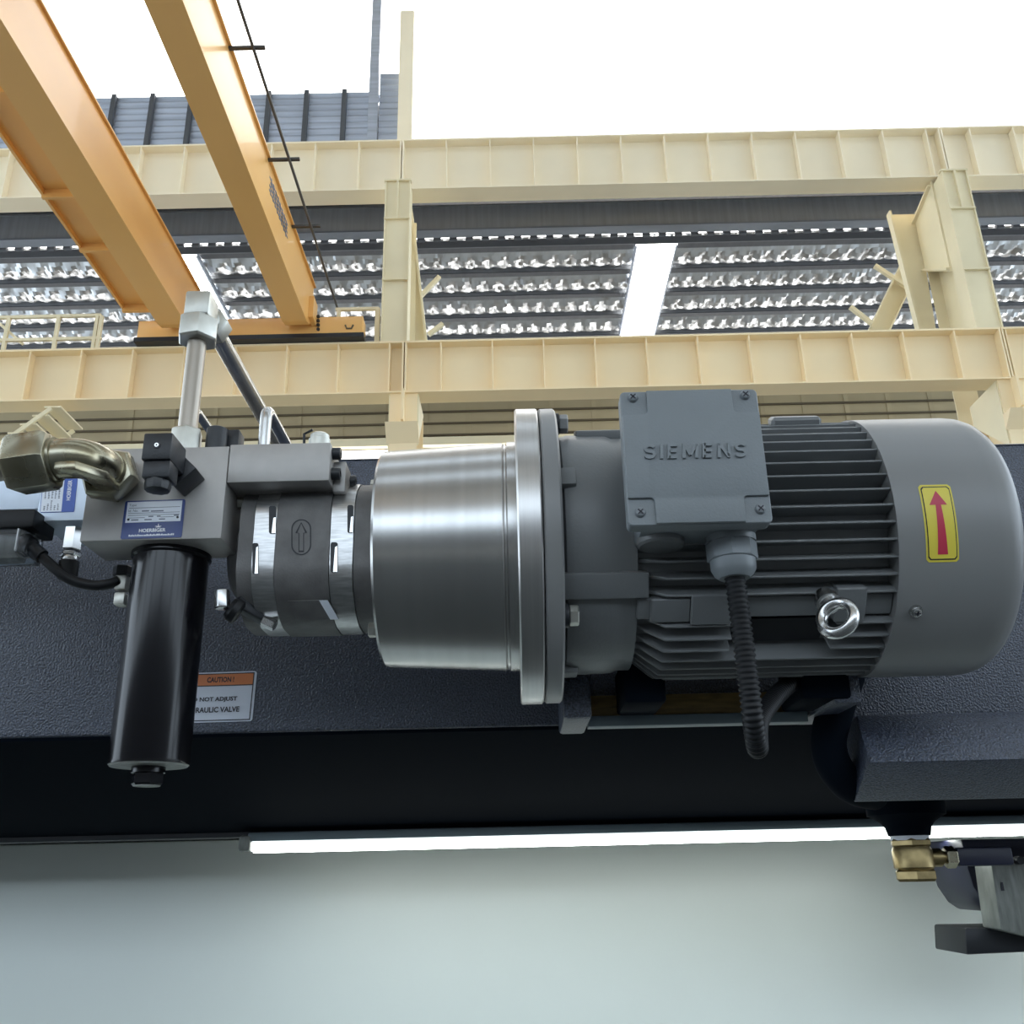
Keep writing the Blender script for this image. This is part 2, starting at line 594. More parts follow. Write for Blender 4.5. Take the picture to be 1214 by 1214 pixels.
# columns
def column(px_top, px_bot, label, wid, side):
    a = at(px_top, 214 if side > 0 else 216, 10.72)
    b_ = at(px_bot, 385, 10.72)
    xc = (a.x + b_.x) / 2
    t = thing('steel_column', label, 'column', (xc, 10.9, 0), 'cream steel columns')
    h = wid / 2
    zt = at(px_top, 205 if side > 0 else 217, 10.72).z
    # upper shaft between the beams
    zr = ZL1 + .001
    obj('front_flange', B().box(xc - h, xc + h, 10.70, 10.72, zr, zt), 'cream_col', t)
    obj('column_web', B().box(xc - 0.012, xc + 0.012, 10.72, 11.6, zr, ZU0), 'cream_col', t)
    obj('back_flange', B().box(xc - h, xc + h, 11.6, 11.62, ZL0 - 1, ZU0), 'cream_col', t)
    obj('cap_plate', B().box(xc - h - .02, xc + h + .02, 10.66, 10.74, zt, zt + 0.025), 'cream_col', t)
    obj('centre_rib', B().box(xc - 0.012, xc + 0.012, 10.655, 10.70, zt - 0.62, zt), 'cream_col', t)
    for zz in (zt - 0.64, zt - 1.62):
        obj('splice_plate', B().box(xc - h - .01, xc + h + .01, 10.655, 10.70, zz, zz + 0.022), 'cream_col', t)
    for sx in (-1, 1):
        obj('edge_plate', B().box(xc + sx * h - .008, xc + sx * h + .008, 10.67, 10.95, zr, zt), 'cream_col', t)
    # lower shaft and the corbel under the lower beam
    xl = (XJ1 if side < 0 else XJ2)
    obj('lower_flange', B().box(xl - .17, xl + .17, 10.56, 10.58, 0, ZL0), 'cream', t)
    obj('lower_web', B().box(xl - .012, xl + .012, 10.58, 11.32, 0, ZL0), 'cream', t)
    obj('lower_flange', B().box(xl - .17, xl + .17, 11.32, 11.34, 0, ZL0), 'cream', t)
    obj('corbel_rib', B().box(xl - .015, xl + .015, 10.42, 10.56, ZL0 - .42, ZL0), 'cream', t)
    cz = ZL0 - 0.5
    obj('corbel', B().prism([(xl - .20, 10.56, cz - .18), (xl - .20, 10.56, cz + .02), (xl - .20, 10.36, cz + .02)], (.40, 0, 0)), 'cream', t)
    obj('gusset', B().prism([(xl + .17, 10.58, ZL0 - .7), (xl + .17, 10.58, ZL0), (xl + .17, 11.2, ZL0)], (.015, 0, 0)), 'cream_col', t)
    obj('gusset', B().prism([(xl - .185, 10.58, ZL0 - .9), (xl - .185, 10.58, ZL0), (xl - .185, 11.3, ZL0), (xl - .185, 11.3, ZL0 - .3)], (.015, 0, 0)), 'cream_col', t)
    return t, xc, zr, zt


cl, xcl, zr, ztl = column(472, 468, 'cream steel column left of centre, standing beside the orange crane end', 0.33, -1)
cr_, xcr, zr, ztr = column(1130, 1172, 'cream steel column at right with a leaning brace behind it', 0.33, 1)
# haunch and rear leg of the right-hand column
obj('haunch', B().prism([(xcr - .20, 10.95, ZU0), (xcr - .20, 11.6, ZU0 - .15), (xcr - .20, 11.6, ZU0 - 1.05), (xcr - .20, 10.95, ZU0 - 1.5)], (.03, 0, 0)), 'cream_col', cr_)
obj('haunch_rim', B().bar((xcr - .19, 10.97, ZU0 - .05), (xcr - .19, 11.62, ZU0 - .2), .12, .03), 'cream_col', cr_)
obj('haunch_rim', B().bar((xcr - .19, 10.95, ZU0 - 1.45), (xcr - .19, 11.62, ZU0 - 1.0), .12, .03), 'cream_col', cr_)
bt, bb = at(1090, 285, 11.7), at(1118, 392, 11.7)
obj('rear_leg', B().prism([(xcr - .42, 11.66, ZL1 - .2), (xcr - .22, 11.66, ZL1 - .2), (xcr - .12, 11.66, ZU0), (xcr - .55, 11.66, ZU0)], (0, .03, 0)), 'cream_col', cr_)
obj('rear_leg_rim', B().bar((xcr - .42, 11.62, ZL1 - .2), (xcr - .55, 11.62, ZU0), .03, .12, (0, 1, 0)), 'cream_col', cr_)
# leaning brace beams
for (p, q, ww, lab) in (((1088, 296), (1040, 396), .26, 'cream leaning brace beam left of the right-hand column'), ):
    A, D = at(*p, 12.4), at(*q, 12.4)
    t = cr_
    obj('brace_web', B().bar(A, D, ww, .02, (0, 1, 0)), 'cream_col', t)
    sd = (D - A).normalized().cross(Vector((0, 1, 0))).normalized()
    for s_ in (-1, 1):
        obj('brace_flange', B().bar(A + sd * s_ * ww / 2, D + sd * s_ * ww / 2, .02, .22, (0, 1, 0)), 'cream_col', t)
for (p, q, o_) in (((1037, 315), (1075, 340), cr_), ((1008, 364), (1034, 384), cr_), ((497, 353), (521, 328), cl), ((508, 397), (525, 384), cl)):
    obj('thin_strut', B().bar(at(*p, 12.3), at(*q, 12.3), .06, .06), 'cream_col', o_)
# rear leg of the centre column
A, D = at(488, 252, 11.7), at(503, 402, 11.7)
t = cl
obj('rear_leg', B().prism([at(486, 250, 11.7), at(489, 250, 11.7), at(506, 410, 11.7), at(490, 410, 11.7)], (0, .03, 0)), 'cream_col', t)
obj('rear_leg_rim', B().bar(at(488, 250, 11.68), at(506, 410, 11.68), .03, .2, (0, 1, 0)), 'cream_col', t)

# ---- clerestory: grey cladding on the left, bright window on the right
YC = 11.75
cw = thing('upper_wall_cladding', 'grey corrugated metal cladding with dark posts above the upper cream beam at left', 'cladding', (-4, YC, ZU1))
zc0, zc1 = ZU1 - .2, at(300, 113, YC).z
seams = [-50, -4, 42, 88, 134, 180, 226, 272, 318, 363, 408, 437]
xs = [at(p, 140, YC).x for p in seams]
n = 16
for xa, xb in zip(xs, xs[1:]):
    prof = []
    for k in range(n * 2 + 1):
        z = zc0 + (zc1 - zc0) * k / (n * 2)
        prof.append((YC + (0.014 if k % 2 else -0.014), z))
    b_ = B()
    va = [b_.b.verts.new((xa, y, z)) for y, z in prof]
    vb = [b_.b.verts.new((xb, y, z)) for y, z in prof]
    for k in range(n * 2):
        b_.face((va[k], vb[k], vb[k + 1], va[k + 1]))
    obj('panel', b_, 'clad', cw, ang=10)
for x in xs[1:-1]:
    obj('post', B().box(x - .035, x + .035, YC - .09, YC - .02, zc0, zc1), 'fascia', cw)
obj('sill', B().box(xs[0], xs[-1], YC - .16, YC - .05, ZU1 - .02, ZU1 + .11), 'fascia', cw)
obj('post', B().box(at(436, 140, YC - .1).x, at(447, 140, YC - .1).x, YC - .1, YC, zc0, zc1 + 2), 'clad', cw)
x1_, x2_ = at(449, 140, YC).x, at(472, 140, YC).x
b_ = B()
va, vb = [], []
for k in range(n * 2 + 7):
    z = zc0 + (zc1 - zc0) * k / (n * 2)
    va.append(b_.b.verts.new((x1_, YC + (0.014 if k % 2 else -0.014), z)))
    vb.append(b_.b.verts.new((x2_, YC + (0.014 if k % 2 else -0.014), z)))
for k in range(n * 2 + 6):
    b_.face((va[k], vb[k], vb[k + 1], va[k + 1]))
obj('panel', b_, 'clad', cw, ang=10)
po = obj('upper_post', B().box(at(472, 140, YC - .2).x, at(489, 140, YC - .2).x, YC - .25, YC - .05, ZU1, ZU1 + 3.2), 'cream_up')
tag(po, 'pale cream upright post between the grey cladding and the bright window', 'post')
wx0, wx1 = at(488, 140, YC + .2).x, 16.0
wi = obj('window_1', B().box(wx0, wx1, YC + .2, YC + .22, ZU1 - .1, ZU1 + 4.6), 'window')
struct(wi)
wi['label'] = 'overexposed clerestory window above the upper cream beam at right'
wf = obj('window_frame', B().box(wx0, wx1, YC + .1, YC + .2, ZU1 - .1, ZU1 + .05), 'cream_up', wi)
wj = obj('window_2', B().box(-14, wx0 - .05, YC + .2, YC + .22, zc1 - .05, ZU1 + 4.6), 'window')
struct(wj)
wj['label'] = 'bright clerestory window strip over the grey cladding at left'
obj('window_frame', B().box(-14, wx0 - .05, YC + .1, YC + .2, zc1 - .02, zc1 + .05), 'clad', wj)

bk = obj('wall_clerestory_light_blocker', B().box(-16, 17, YC + .3, YC + .33, ZU1 - .2, CAM.z + 12.3), 'fascia')  # unseen, added to stop the window panes lighting the gutter
tag(struct(bk), 'unseen dark sheet added behind the clerestory to block its light', None)
# ---- roof of the next bay, seen through the gap between the beams
ZR = CAM.z + 12.0
rf = obj('ceiling', B().box(-16, 17, 12.1, 24, ZR + .25, ZR + .35), 'roofsteel')
tag(struct(rf), 'dark metal roof deck over silver foil insulation', None)
PY = [at(607, y, 1).y for y in (1,)]


def y_roof(py):
    return at_z(607, py, ZR - .1).y


bands = [293, 322, 349.5, 375.5]
ys = [y_roof(b0) for b0 in bands]
stp = (ys[-1] - ys[0]) / 3
ys = [ys[0] + stp * k for k in range(-1, 8)]


def foil_strip(y0, y1, idx):
    b_ = B()
    nx, ny = 620, 8
    x0, x1 = -15.0, 16.0
    rows = []
    for j in range(ny + 1):
        v = j / ny
        row = []
        for i in range(nx + 1):
            x = x0 + (x1 - x0) * i / nx
            ph = x / 0.34 + idx * 0.37
            zig = 1.5 * abs(((ph + v * 1.6) % 1) - .5) + .6 * abs(((ph * 1.0 - v * 1.1 + .3) % 1) - .5)
            z = ZR - 0.16 * sin(pi * min(1, v * 1.02)) + 0.09 * (zig - .5) * sin(pi * v) + random.uniform(-.012, .012)
            row.append(b_.b.verts.new((x, y0 + (y1 - y0) * v, z - .02)))
        rows.append(row)
    for r1, r2 in zip(rows, rows[1:]):
        for i in range(nx):
            b_.face((r1[i], r1[i + 1], r2[i + 1], r2[i]))
    return b_


for i, (y0, y1) in enumerate(zip(ys, ys[1:])):
    o = obj('foil_strip', foil_strip(y0 + .05, y1 - .02, i), 'foil', rf, ang=14)
for i, y in enumerate(ys):
    o = obj('purlin', B().box(-16, 17, y - .03, y + .03, ZR - .11, ZR + .25), 'roofsteel', rf)
    obj('purlin_lip', B().box(-16, 17, y - .03, y + .12, ZR - .13, ZR - .11), 'fascia', o)
# grey gutter fascia and toothed closure strip
YF = 13.0
z0, z1 = at(607, 270, YF).z, at(607, 225, YF).z
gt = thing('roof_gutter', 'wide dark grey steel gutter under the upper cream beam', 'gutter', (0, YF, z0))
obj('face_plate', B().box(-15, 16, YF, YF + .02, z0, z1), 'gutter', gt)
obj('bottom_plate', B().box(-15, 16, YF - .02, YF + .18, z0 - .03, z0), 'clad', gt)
YD = ys[0] - .16
zd1, zd0 = at(607, 272, YD).z, at(607, 291, YD).z
ts = thing('toothed_closure_strip', 'dark toothed closure strip with bright slots at the near edge of the foil roof', 'closure strip', (0, YD, zd0))
obj('strip_plate', B().box(-15, 16, YD, YD + .03, zd0 - .02, zd0 + .14), 'roofsteel', ts)
obj('upper_plate', B().box(-15, 16, YD, YD + .03, zd1 - .1, min(zd1 + .45, ZR + .24)), 'roofsteel', ts)
pt = at(618, 280, YD).x - at(599, 280, YD).x
zs0, zs1 = at(607, 281.5, YD).z, at(607, 277.5, YD).z
src = None
for k in range(-32, 34):
    x = at(604, 280, YD).x + k * pt
    if src is None:
        src = obj('slot', B().box(-.09, .09, -.01, .01, -.028, .028), 'skylight')
        C.objects.unlink(src)
        src.location = (x, YD, (zs0 + zs1) / 2)
        src.data.materials[0] = M['window']
        link(src, ts)
        tooth = obj('tooth', B().box(-.07, .07, -.05, .02, -.12, .12), 'roofsteel')
        C.objects.unlink(tooth)
        tooth.location = (x + pt / 2, YD - .03, (zs0 + zs1) / 2)
        link(tooth, ts)
    else:
        copy_at(src, (x, YD, (zs0 + zs1) / 2), ts)
        copy_at(tooth, (x + pt / 2, YD - .03, (zs0 + zs1) / 2), ts)


# roof lights: long bright strips hung across the purlins
def roof_light(pxa, pxb, label):
    zl = ZR - .28
    y0, y1 = y_roof(283) + .1, y_roof(394)
    xa, xb = at_z(pxa, 287, zl).x, at_z(pxb, 287, zl).x
    t = thing('roof_light', label, 'roof light', ((xa + xb) / 2, y0, zl), 'strip roof lights')
    obj('diffuser', B().box(xa, xb, y0, y1, zl, zl + .05), 'skylight', t)
    obj('frame', B().box(xa - .04, xa, y0, y1, zl + .01, zl + .12), 'clad', t)
    obj('frame', B().box(xb, xb + .04, y0, y1, zl + .01, zl + .12), 'clad', t)
    obj('end_box', B().box(xa - .03, xb + .03, y0 - .12, y0 - .02, zl, zl + .12), 'skylight', t)
    return t


roof_light(757, 802, 'wide glaring strip roof light right of centre among the foil')
roof_light(206, 222, 'narrow glaring strip roof light behind the orange girder')

# ---- far wall of the next bay
YW = 22.6
wb = obj('wall_back', B().box(-20, 22, YW, YW + .1, 0, ZR + .3), 'line')
tag(struct(wb), 'tan plank siding of the far wall under the lower cream beam', None)
zl_ = at(607, 468, YW).z
dz = at(607, 480, YW).z - at(607, 493.6, YW).z
pk = None
for k in range(-2, 4):
    zt_ = zl_ - k * dz
    if pk is None:
        pk = obj('plank', B().box(-20, 22, -.04, 0, -dz / 2 + .004, dz / 2 - .004), 'siding')
        C.objects.unlink(pk)
        pk.location = (0, YW, zt_)
        link(pk, wb)
        rd = obj('dark_rod', B().box(-20, 22, -.02, .02, -.024, .024), 'line')
        C.objects.unlink(rd)
        rd.location = (0, YW - .1, zt_ - dz / 2)
        link(rd, wb)
    else:
        copy_at(pk, (0, YW, zt_), wb)
        copy_at(rd, (0, YW - .1, zt_ - dz / 2), wb)
xp = at(617, 500, YW).x - at(567, 500, YW).x
for k in range(-9, 12):
    obj('batten', B().box(k * xp - .06, k * xp + .06, YW - .06, YW - .04, zl_ - 7 * dz, zl_ + 2 * dz), 'siding', wb)
zg = at(430, 527, YW - .1).z
gi = obj('wall_girt', B().box(-20, 22, YW - .25, YW - .05, zg - .12, zg + .1), 'cream_col')
tag(gi, 'cream horizontal girt low on the far siding wall', 'girt')
w3 = obj('window_3', B().box(-20, 22, YW - .08, YW - .05, zg - 1.6, zg - .16), 'window')
struct(w3)
w3['label'] = 'bright low window band in the far wall just over the machine'

# ---- rails and stair at left
YR = 10.79


def rail_post(xa, ya, xb, r, parent):
    p = at(xa, ya, YR)
    obj('post', B().box(p.x - r, p.x + r, YR - r, YR + r, ZL1, p.z), 'cream_col', parent)


rl = thing('guard_rail', 'cream walkway guard rail standing on the lower beam at far left', 'railing', (-7, YR, ZL1))
for (x0, y0_, x1, y1_) in ((0, 378, 120, 374), (0, 405, 120, 401)):
    p, q = at(x0 - 30, y0_ + 1, YR), at(x1, y1_, YR)
    obj('rail', B().box(p.x, q.x, YR - .02, YR + .02, q.z - .02, q.z + .02), 'cream_col', rl)
for (xa, ya, xb) in ((11, 377, 4), (70, 376, 62), (116, 375, 110), (121, 375, 116)):
    rail_post(xa, ya, xb, .022, rl)
obj('brace', B().bar(at(0, 384, YR + .03), at(27, 408, YR + .03), .035, .035), 'cream_col', rl)
rr_ = thing('guard_rail', 'short cream guard rail between orange crane end and centre column', 'railing', tuple(at(430, 395, YR)))
p, q = at(398, 367, YR), at(449, 366, YR)
obj('rail', B().box(p.x, q.x, YR - .02, YR + .02, q.z - .02, q.z + .02), 'cream_col', rr_)
rail_post(448, 366, 449, .03, rr_)
rail_post(402, 367, 402, .022, rr_)
st = thing('steel_stair', 'cream steel stair flight climbing under the lower beam at far left', 'stair', tuple(at(0, 540, 10.4)))
d1 = at(61, 484, 10.3) - at(0, 527, 10.3)
base_ = at(0, 527, 10.3)
wv = Vector((0, .62, 0))
for off in (Vector((0, 0, 0)), wv):
    obj('stringer', B().bar(base_ - d1 * .8 + off, base_ + d1 + off, .03, .05), 'cream_col', st)
for k in range(-3, 5):
    c_ = base_ + d1 * (k * .24 + .06)
    obj('tread', B().hull8([c_ + Vector((-.10, 0, 0)), c_ + Vector((.10, 0, 0)), c_ + Vector((.10, .62, 0)), c_ + Vector((-.10, .62, 0))], [c_ + v_ + Vector((0, 0, .02)) for v_ in (Vector((-.10, 0, 0)), Vector((.10, 0, 0)), Vector((.10, .62, 0)), Vector((-.10, .62, 0)))]), 'cream_col', st)

# ================================================================== THE BRIDGE CRANE
cn = thing('bridge_crane', 'orange yellow overhead bridge crane with two box girders on an end carriage', 'crane', tuple(at(300, 400, 10.6)))
ZG = at(216, 387, 10.2).z           # underside of the girders


def girder(pxl, pxr, py, hh):
    a = at_z(pxl, py, ZG).x
    b2 = at_z(pxr, py, ZG).x
    y1 = 10.42
    r = .28
    prof = [(-9, ZG), (y1 - r, ZG), (y1 - r * .45, ZG + r * .15), (y1 - r * .12, ZG + r * .5), (y1, ZG + r * 1.1), (y1, ZG + hh), (-9, ZG + hh)]
    g = obj('girder', B().prism([(a, y, z) for y, z in prof], (b2 - a, 0, 0)), 'crane', cn, ang=25)
    obj('girder_lip', B().box(a - .02, b2 + .03, -9, y1, ZG + hh, ZG + hh + .02), 'crane', g)
    return a, b2, g


ga, gb_, g1 = girder(95, 136, 245, .66)
ha, hb, g2 = girder(276, 311, 245, .66)
# walkway plate along the outer side of the left girder
for k, (ya, yb) in enumerate(((10.1, 8.9), (8.88, 8.0), (7.98, 6.6), (6.58, 5.2), (5.18, 3.8), (3.78, -9))):
    obj('walkway_plate', B().box(ga - .42, ga - .01, yb, ya, ZG + .26, ZG + .29), 'crane', cn)
    obj('walkway_rib', B().box(ga - .44, ga - .01, ya - .02, ya + .02, ZG + .16, ZG + .3), 'crane', cn)
obj('walkway_edge', B().box(ga - .45, ga - .42, -9, 10.15, ZG + .2, ZG + .34), 'crane', cn)
# end carriage
xe0, xe1 = at(163, 392, 10.43).x, at(430, 388, 10.43).x
ze0, ze1 = ZL1 + .055, at(405, 375, 10.43).z
obj('end_carriage', B().box(xe0, xe1, 10.43, 10.66, ze0, ze1), 'crane', cn, bevel=.01)
obj('carriage_skirt', B().box(xe0 - .02, xe1 + .02, 10.40, 10.635, ze0 - .05, ze0 + .01), 'dark', cn)
for k in range(4):
    p = at(377.5, 376 + k * 5, 10.43)
    obj('bolt', B().hexn(p, p + Vector((0, -.03, 0)), .022), 'dark', cn)
obj('end_stop', B().box(hb + .0, hb + .06, 10.2, 10.43, ZG + .1, ZG + .4), 'crane', cn)
hk = at(414, 388, 10.43)
obj('hook_mark', B().tube([hk + Vector((-.05, -.005, .03)), hk + Vector((-.03, -.005, -.02)), hk + Vector((.03, -.005, -.02)), hk + Vector((.05, -.005, .03))], .012, 6), 'line', cn)
# festoon rod with its brackets beside the right girder
pr = at(344, 192, 7.6)
xr_, zrr = pr.x, pr.z
ya_ = 8.0
A = at(318, 108, 6.1)
zrod = ZG + .62
A, D = at_z(318, 108, zrod), at_z(398, 362, zrod)
xm = (A.x + D.x) / 2
fr = obj('conductor_rod', B().cyl((xm, D.y + .1, zrod), (xm, -6, zrod), .015, 10), 'wire', cn)
for py in (192, 271, 60):
    q = at_z(330 + (py - 190) * .35, py, zrod)
    obj('bracket', B().bar((hb - .02, q.y, zrod + .03), (xm + .10, q.y, zrod + .03), .035, .025), 'wire', fr)
# faded lettering strokes on the right girder web
xw = hb + .003
lt = []
for k in range(9):
    y = at(0, 0, 1).y
yl0, yl1 = at_z(318, 222, ZG + .4).y, at_z(337, 278, ZG + .4).y
random.seed(3)
b_ = B()
for k in range(8):
    yy = yl0 + (yl1 - yl0) * (k + .5) / 8
    for j in range(4):
        z0_ = ZG + .36 + .05 * j + random.uniform(-.01, .01)
        w_ = random.uniform(.03, .09)
        b_.box(xw - .002, xw, yy - w_, yy + w_, z0_, z0_ + .022)
    b_.box(xw - .002, xw, yy - .015, yy + .015, ZG + .34, ZG + .55)
obj('faded_lettering', b_, 'greyink', g2)

# ================================================================== THE MACHINE
# ---- big dark machine frame
YM = 1.10
zTop = at(1190, 526, YM).z
zBend = at(300, 868, YM).z
YLow = 1.42
zLow = at(300, 987, YLow).z
mf = thing('machine_frame', 'large navy black machine beam in rough textured paint behind the motor', 'machine', (0, 1.2, zLow))
pr_ = [(YM, zBend), (YM, zTop), (YM + .012, zTop + .004), (1.75, zTop + .004), (1.75, zLow + .06), (YLow + .1, zLow + .06)]
obj('body', B().prism([(-2.2, y, z) for y, z in pr_], (4.4, 0, 0)), 'frame', mf, bevel=.004)
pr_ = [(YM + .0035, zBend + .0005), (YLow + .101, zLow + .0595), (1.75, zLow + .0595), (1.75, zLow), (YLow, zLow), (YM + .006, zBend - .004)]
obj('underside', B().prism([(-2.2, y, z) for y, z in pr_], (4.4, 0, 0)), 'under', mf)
obj('seam_strip', B().prism([(-2.2, YM - .001, zTop - .002), (-2.2, YM + .02, zTop + .008), (-2.2, 1.7, zTop + .008), (-2.2, 1.7, zTop - .002)], (4.4, 0, 0)), 'dark', mf)
# lower lip with bright worn edge
obj('lower_lip', B().box(-2.2, 2.2, YLow - .002, YLow + .05, zLow - .006, zLow + .01), 'dark', mf)

# pale panel below
zwt = zLow - .001
wp = obj('ram_panel', B().box(-2.2, 2.2, 1.62, 1.66, .55, zwt), 'white_panel', None, bevel=.004)
tag(wp, 'smooth pale grey green machine ram panel below the strip light', 'panel')

# mounting shelf under the motor
xs0, xs1 = at(697, 850, 1.04).x, at(958, 850, 1.04).x
sh = thing('motor_shelf', 'motor mounting shelf of grey bar and brown board under the motor', 'shelf', ((xs0 + xs1) / 2, 1.04, at(800, 860, 1.04).z))
za, zb_ = at(827, 863, 1.04).z, at(827, 846, 1.04).z
obj('grey_bar', B().box(xs0, xs1, 1.04, 1.062, za + .004, zb_), 'greybar', sh, bevel=.001)
zc_ = at(827, 822, 1.05).z
obj('board', B().box(xs0 + .004, xs1, 1.05, 1.12, zb_, zc_), 'board', sh, bevel=.001)
# brackets either side of the shelf
for (xa, xb, ya, yb, yd, lab) in ((668, 699, 790, 852, .99, 'black textured bracket plate left of the motor shelf'), (990, 1018, 796, 834, .96, 'black textured bracket right of the motor shelf, above the sloped tray')):
    p, q = at(xa, yb, yd), at(xb, ya, yd)
    tag(obj('shelf_bracket', B().box(p.x, q.x, yd, 1.11, p.z, q.z), 'frame', None, bevel=.004), lab, 'bracket', 'shelf brackets')

# curved black hose behind the tray
hp = spline([at(1005, 800, 1.07), at(990, 845, 1.05), at(982, 880, 1.05), at(990, 910, 1.06), at(1010, 932, 1.085), at(1035, 940, 1.13)], 10)
hs = obj('curved_hose', B().tube(hp, .019, 18), 'under')
tag(hs, 'thick black hose curving down behind the left end of the sloped tray', 'hose')

# sloped tray at lower right
tr = thing('sloped_tray', 'black textured folded tray with a bright upper facet at lower right', 'tray', tuple(at(1100, 950, 1.02)))
A1, B1, C1 = at(1018, 863, 1.03), at(1031, 904, 1.005), at(1012, 951, 1.075)
T1 = at(1016, 848, 1.055)
E1 = Vector((C1.x, 1.098, C1.z + .004))
xr2 = 1.3
prof = [T1, A1, B1, C1, E1, Vector((T1.x, 1.098, T1.z))]


def ext(p, x):
    return Vector((x, p.y, p.z))


obj('tray_body', B().hull8(prof, [ext(p, xr2) for p in prof]), 'frame', tr, bevel=.0025)

# ---- strip light
YS = 1.40
zs_ = at(700, 996, YS).z
xs0 = at(297, 1001, YS).x
ls = thing('strip_light', 'long white strip light under the dark machine beam', 'strip light', (0, YS, zs_))
za, zb_ = at(700, 1000.5, YS).z, at(700, 988.5, YS).z
obj('diffuser', B().box(xs0, 2.1, YS, YS + .017, za, zb_), 'led', ls, bevel=.002)
zh = at(700, 978, YS).z
obj('housing', B().box(xs0 - .005, 2.1, YS + .001, YS + .017, zb_, zh), 'greybar', ls, bevel=.002)
obj('led_row', B().box(xs0 + .004, 2.1, YS + .003, YS + .016, za - .0015, za + .001), 'led_row', ls)
obj('end_cap', B().box(at(282, 1000, YS).x, xs0, YS - .001, YS + .017, za, zh - .003), 'blocksteel', ls, bevel=.005)

# ---- brass drain valve
YV = 1.22
vp = at(1078, 990, YV)
vb = at(1088, 1045, YV)
bv = thing('drain_valve', 'small brass ball valve hanging from the beam through the strip light line', 'valve', (vp.x, YV, vb.z))
px1 = 1130 / 1.30
rv = 22 / px1
hv = vp.z - vb.z
top = Vector((vp.x, YV, vp.z))
dn = Vector((0, 0, -1))
obj('boss', B().lathe(top + Vector((0, 0, .075)), dn, [(0, rv * 1.9), (.052, rv * 1.8), (.056, rv * 1.5), (.060, rv * 1.25), (.066, rv * 1.05), (.076, rv * .95)], 28), 'under', bv)
obj('seal_tape', B().lathe(top + Vector((0, 0, .002)), dn, [(0, rv * .86), (.004, rv * .9), (.008, rv * .86)], 24), 'white', bv)
obj('hex_collar', B().hexn(top + dn * .004, top + dn * (hv * .27), rv * .98, .3), 'brass', bv)
obj('valve_body', B().lathe(top + dn * (hv * .25), dn, [(0, rv * .84), (hv * .1, rv * .92), (hv * .45, rv * .92), (hv * .52, rv * .8)], 24), 'brass', bv)
obj('hex_collar', B().hexn(top + dn * (hv * .73), top + dn * hv, rv * .98, .3), 'brass', bv)
mid = top + dn * hv * .5
stx = Vector((1, 0, 0))
obj('stem', B().lathe(mid + stx * rv * .8, stx, [(0, rv * .42), (rv * .5, rv * .42), (rv * .55, rv * .28), (rv * .9, rv * .28)], 16), 'brass', bv)
obj('stem_nut', B().hexn(mid + stx * rv * 1.5, mid + stx * rv * 2.0, rv * .5), 'zinc', bv)
hl = obj('handle', B().box(mid.x + rv * 2.0, mid.x + rv * 4.6, YV - rv * .35, YV + rv * .35, mid.z - rv * .42, mid.z + rv * .42), 'blueblack', bv, bevel=.003)

# ---- things at the lower right corner
pb = at(1143, 1060, 1.36)
p2 = at(1230, 994, 1.36)
ck = [(1139, 995), (1300, 992), (1300, 1070), (1183, 1082), (1168, 1072), (1154, 1052), (1147, 1030)]
tag(obj('pivot_bracket', B().prism([at(*p, 1.36) for p in ck], (0, .12, 0)), 'blueblack', None, bevel=.004), 'dark blue curved pivot bracket beside the brass valve at the lower right corner', 'bracket')
ck = [(1174, 1018), (1300, 1013), (1306, 1130), (1186, 1102)]
gk = thing('steel_guide_block', 'weathered grey steel guide block at the lower right corner', 'block', tuple(at(1200, 1100, 1.30)))
obj('body', B().prism([at(*p, 1.30) for p in ck], (0, .05, 0)), 'blocksteel', gk, bevel=.003)
obj('slot', B().prism([at(*p, 1.2995) for p in ((1186, 1046), (1188.5, 1046), (1190.5, 1056), (1187, 1056))], (0, -.001, 0)), 'ink', gk)
p = at(1205, 1020, 1.30)
obj('pin', B().cyl(p, p + Vector((0, -.012, 0)), .005, 12), 'dark', gk)
tag(obj('support_block', B().prism([at(*p, 1.34) for p in ((1144, 1100), (1300, 1098), (1300, 1125), (1146, 1132))], (0, .1, 0)), 'dark', None, bevel=.003), 'dark support block under the grey guide block at lower right', 'block')

# ================================================================== MOTOR
Ym = 0.935
AX = at(635, 658.5, Ym)
Zm = AX.z
XV = Vector((1, 0, 0))


def onaxis(x):
    return Vector((x, Ym, Zm))


def cylpt(x, a, r):
    """point on the drive axis drum: a = 0 faces the front, positive upward"""
    return Vector((x, Ym - r * cos(a), Zm + r * sin(a)))


mo = thing('electric_motor', 'grey finned electric motor with terminal box and rounded fan cover', 'motor', (0.25, Ym, Zm - .15))
RF = .150
obj('drive_flange', B().lathe(onaxis(.028), XV, [(0, RF - .002), (.002, RF), (.015, RF), (.017, RF - .002)], 96), 'fan', mo)
nk = obj('end_shield', B().lathe(onaxis(.045), XV, [(0, .112), (.004, .1205), (.012, .1225), (.05, .1215), (.056, .119), (.068, .119)], 96), 'motor', mo)
for a, x0, x1, hw in ((.30, .045, .060, .010), (-.55, .045, .122, .012), (1.15, .066, .112, .016), (-1.5, .045, .06, .01), (2.2, .045, .11, .014)):
    ct = cylpt(0, a, .122)
    rad = Vector((0, -cos(a), sin(a)))
    tan = Vector((0, sin(a), cos(a)))
    obj('lug', B().obox(Vector(((x0 + x1) / 2, ct.y, ct.z)), (XV * (x1 - x0) / 2), tan * hw, rad * .005), 'motor', mo, bevel=.0015)
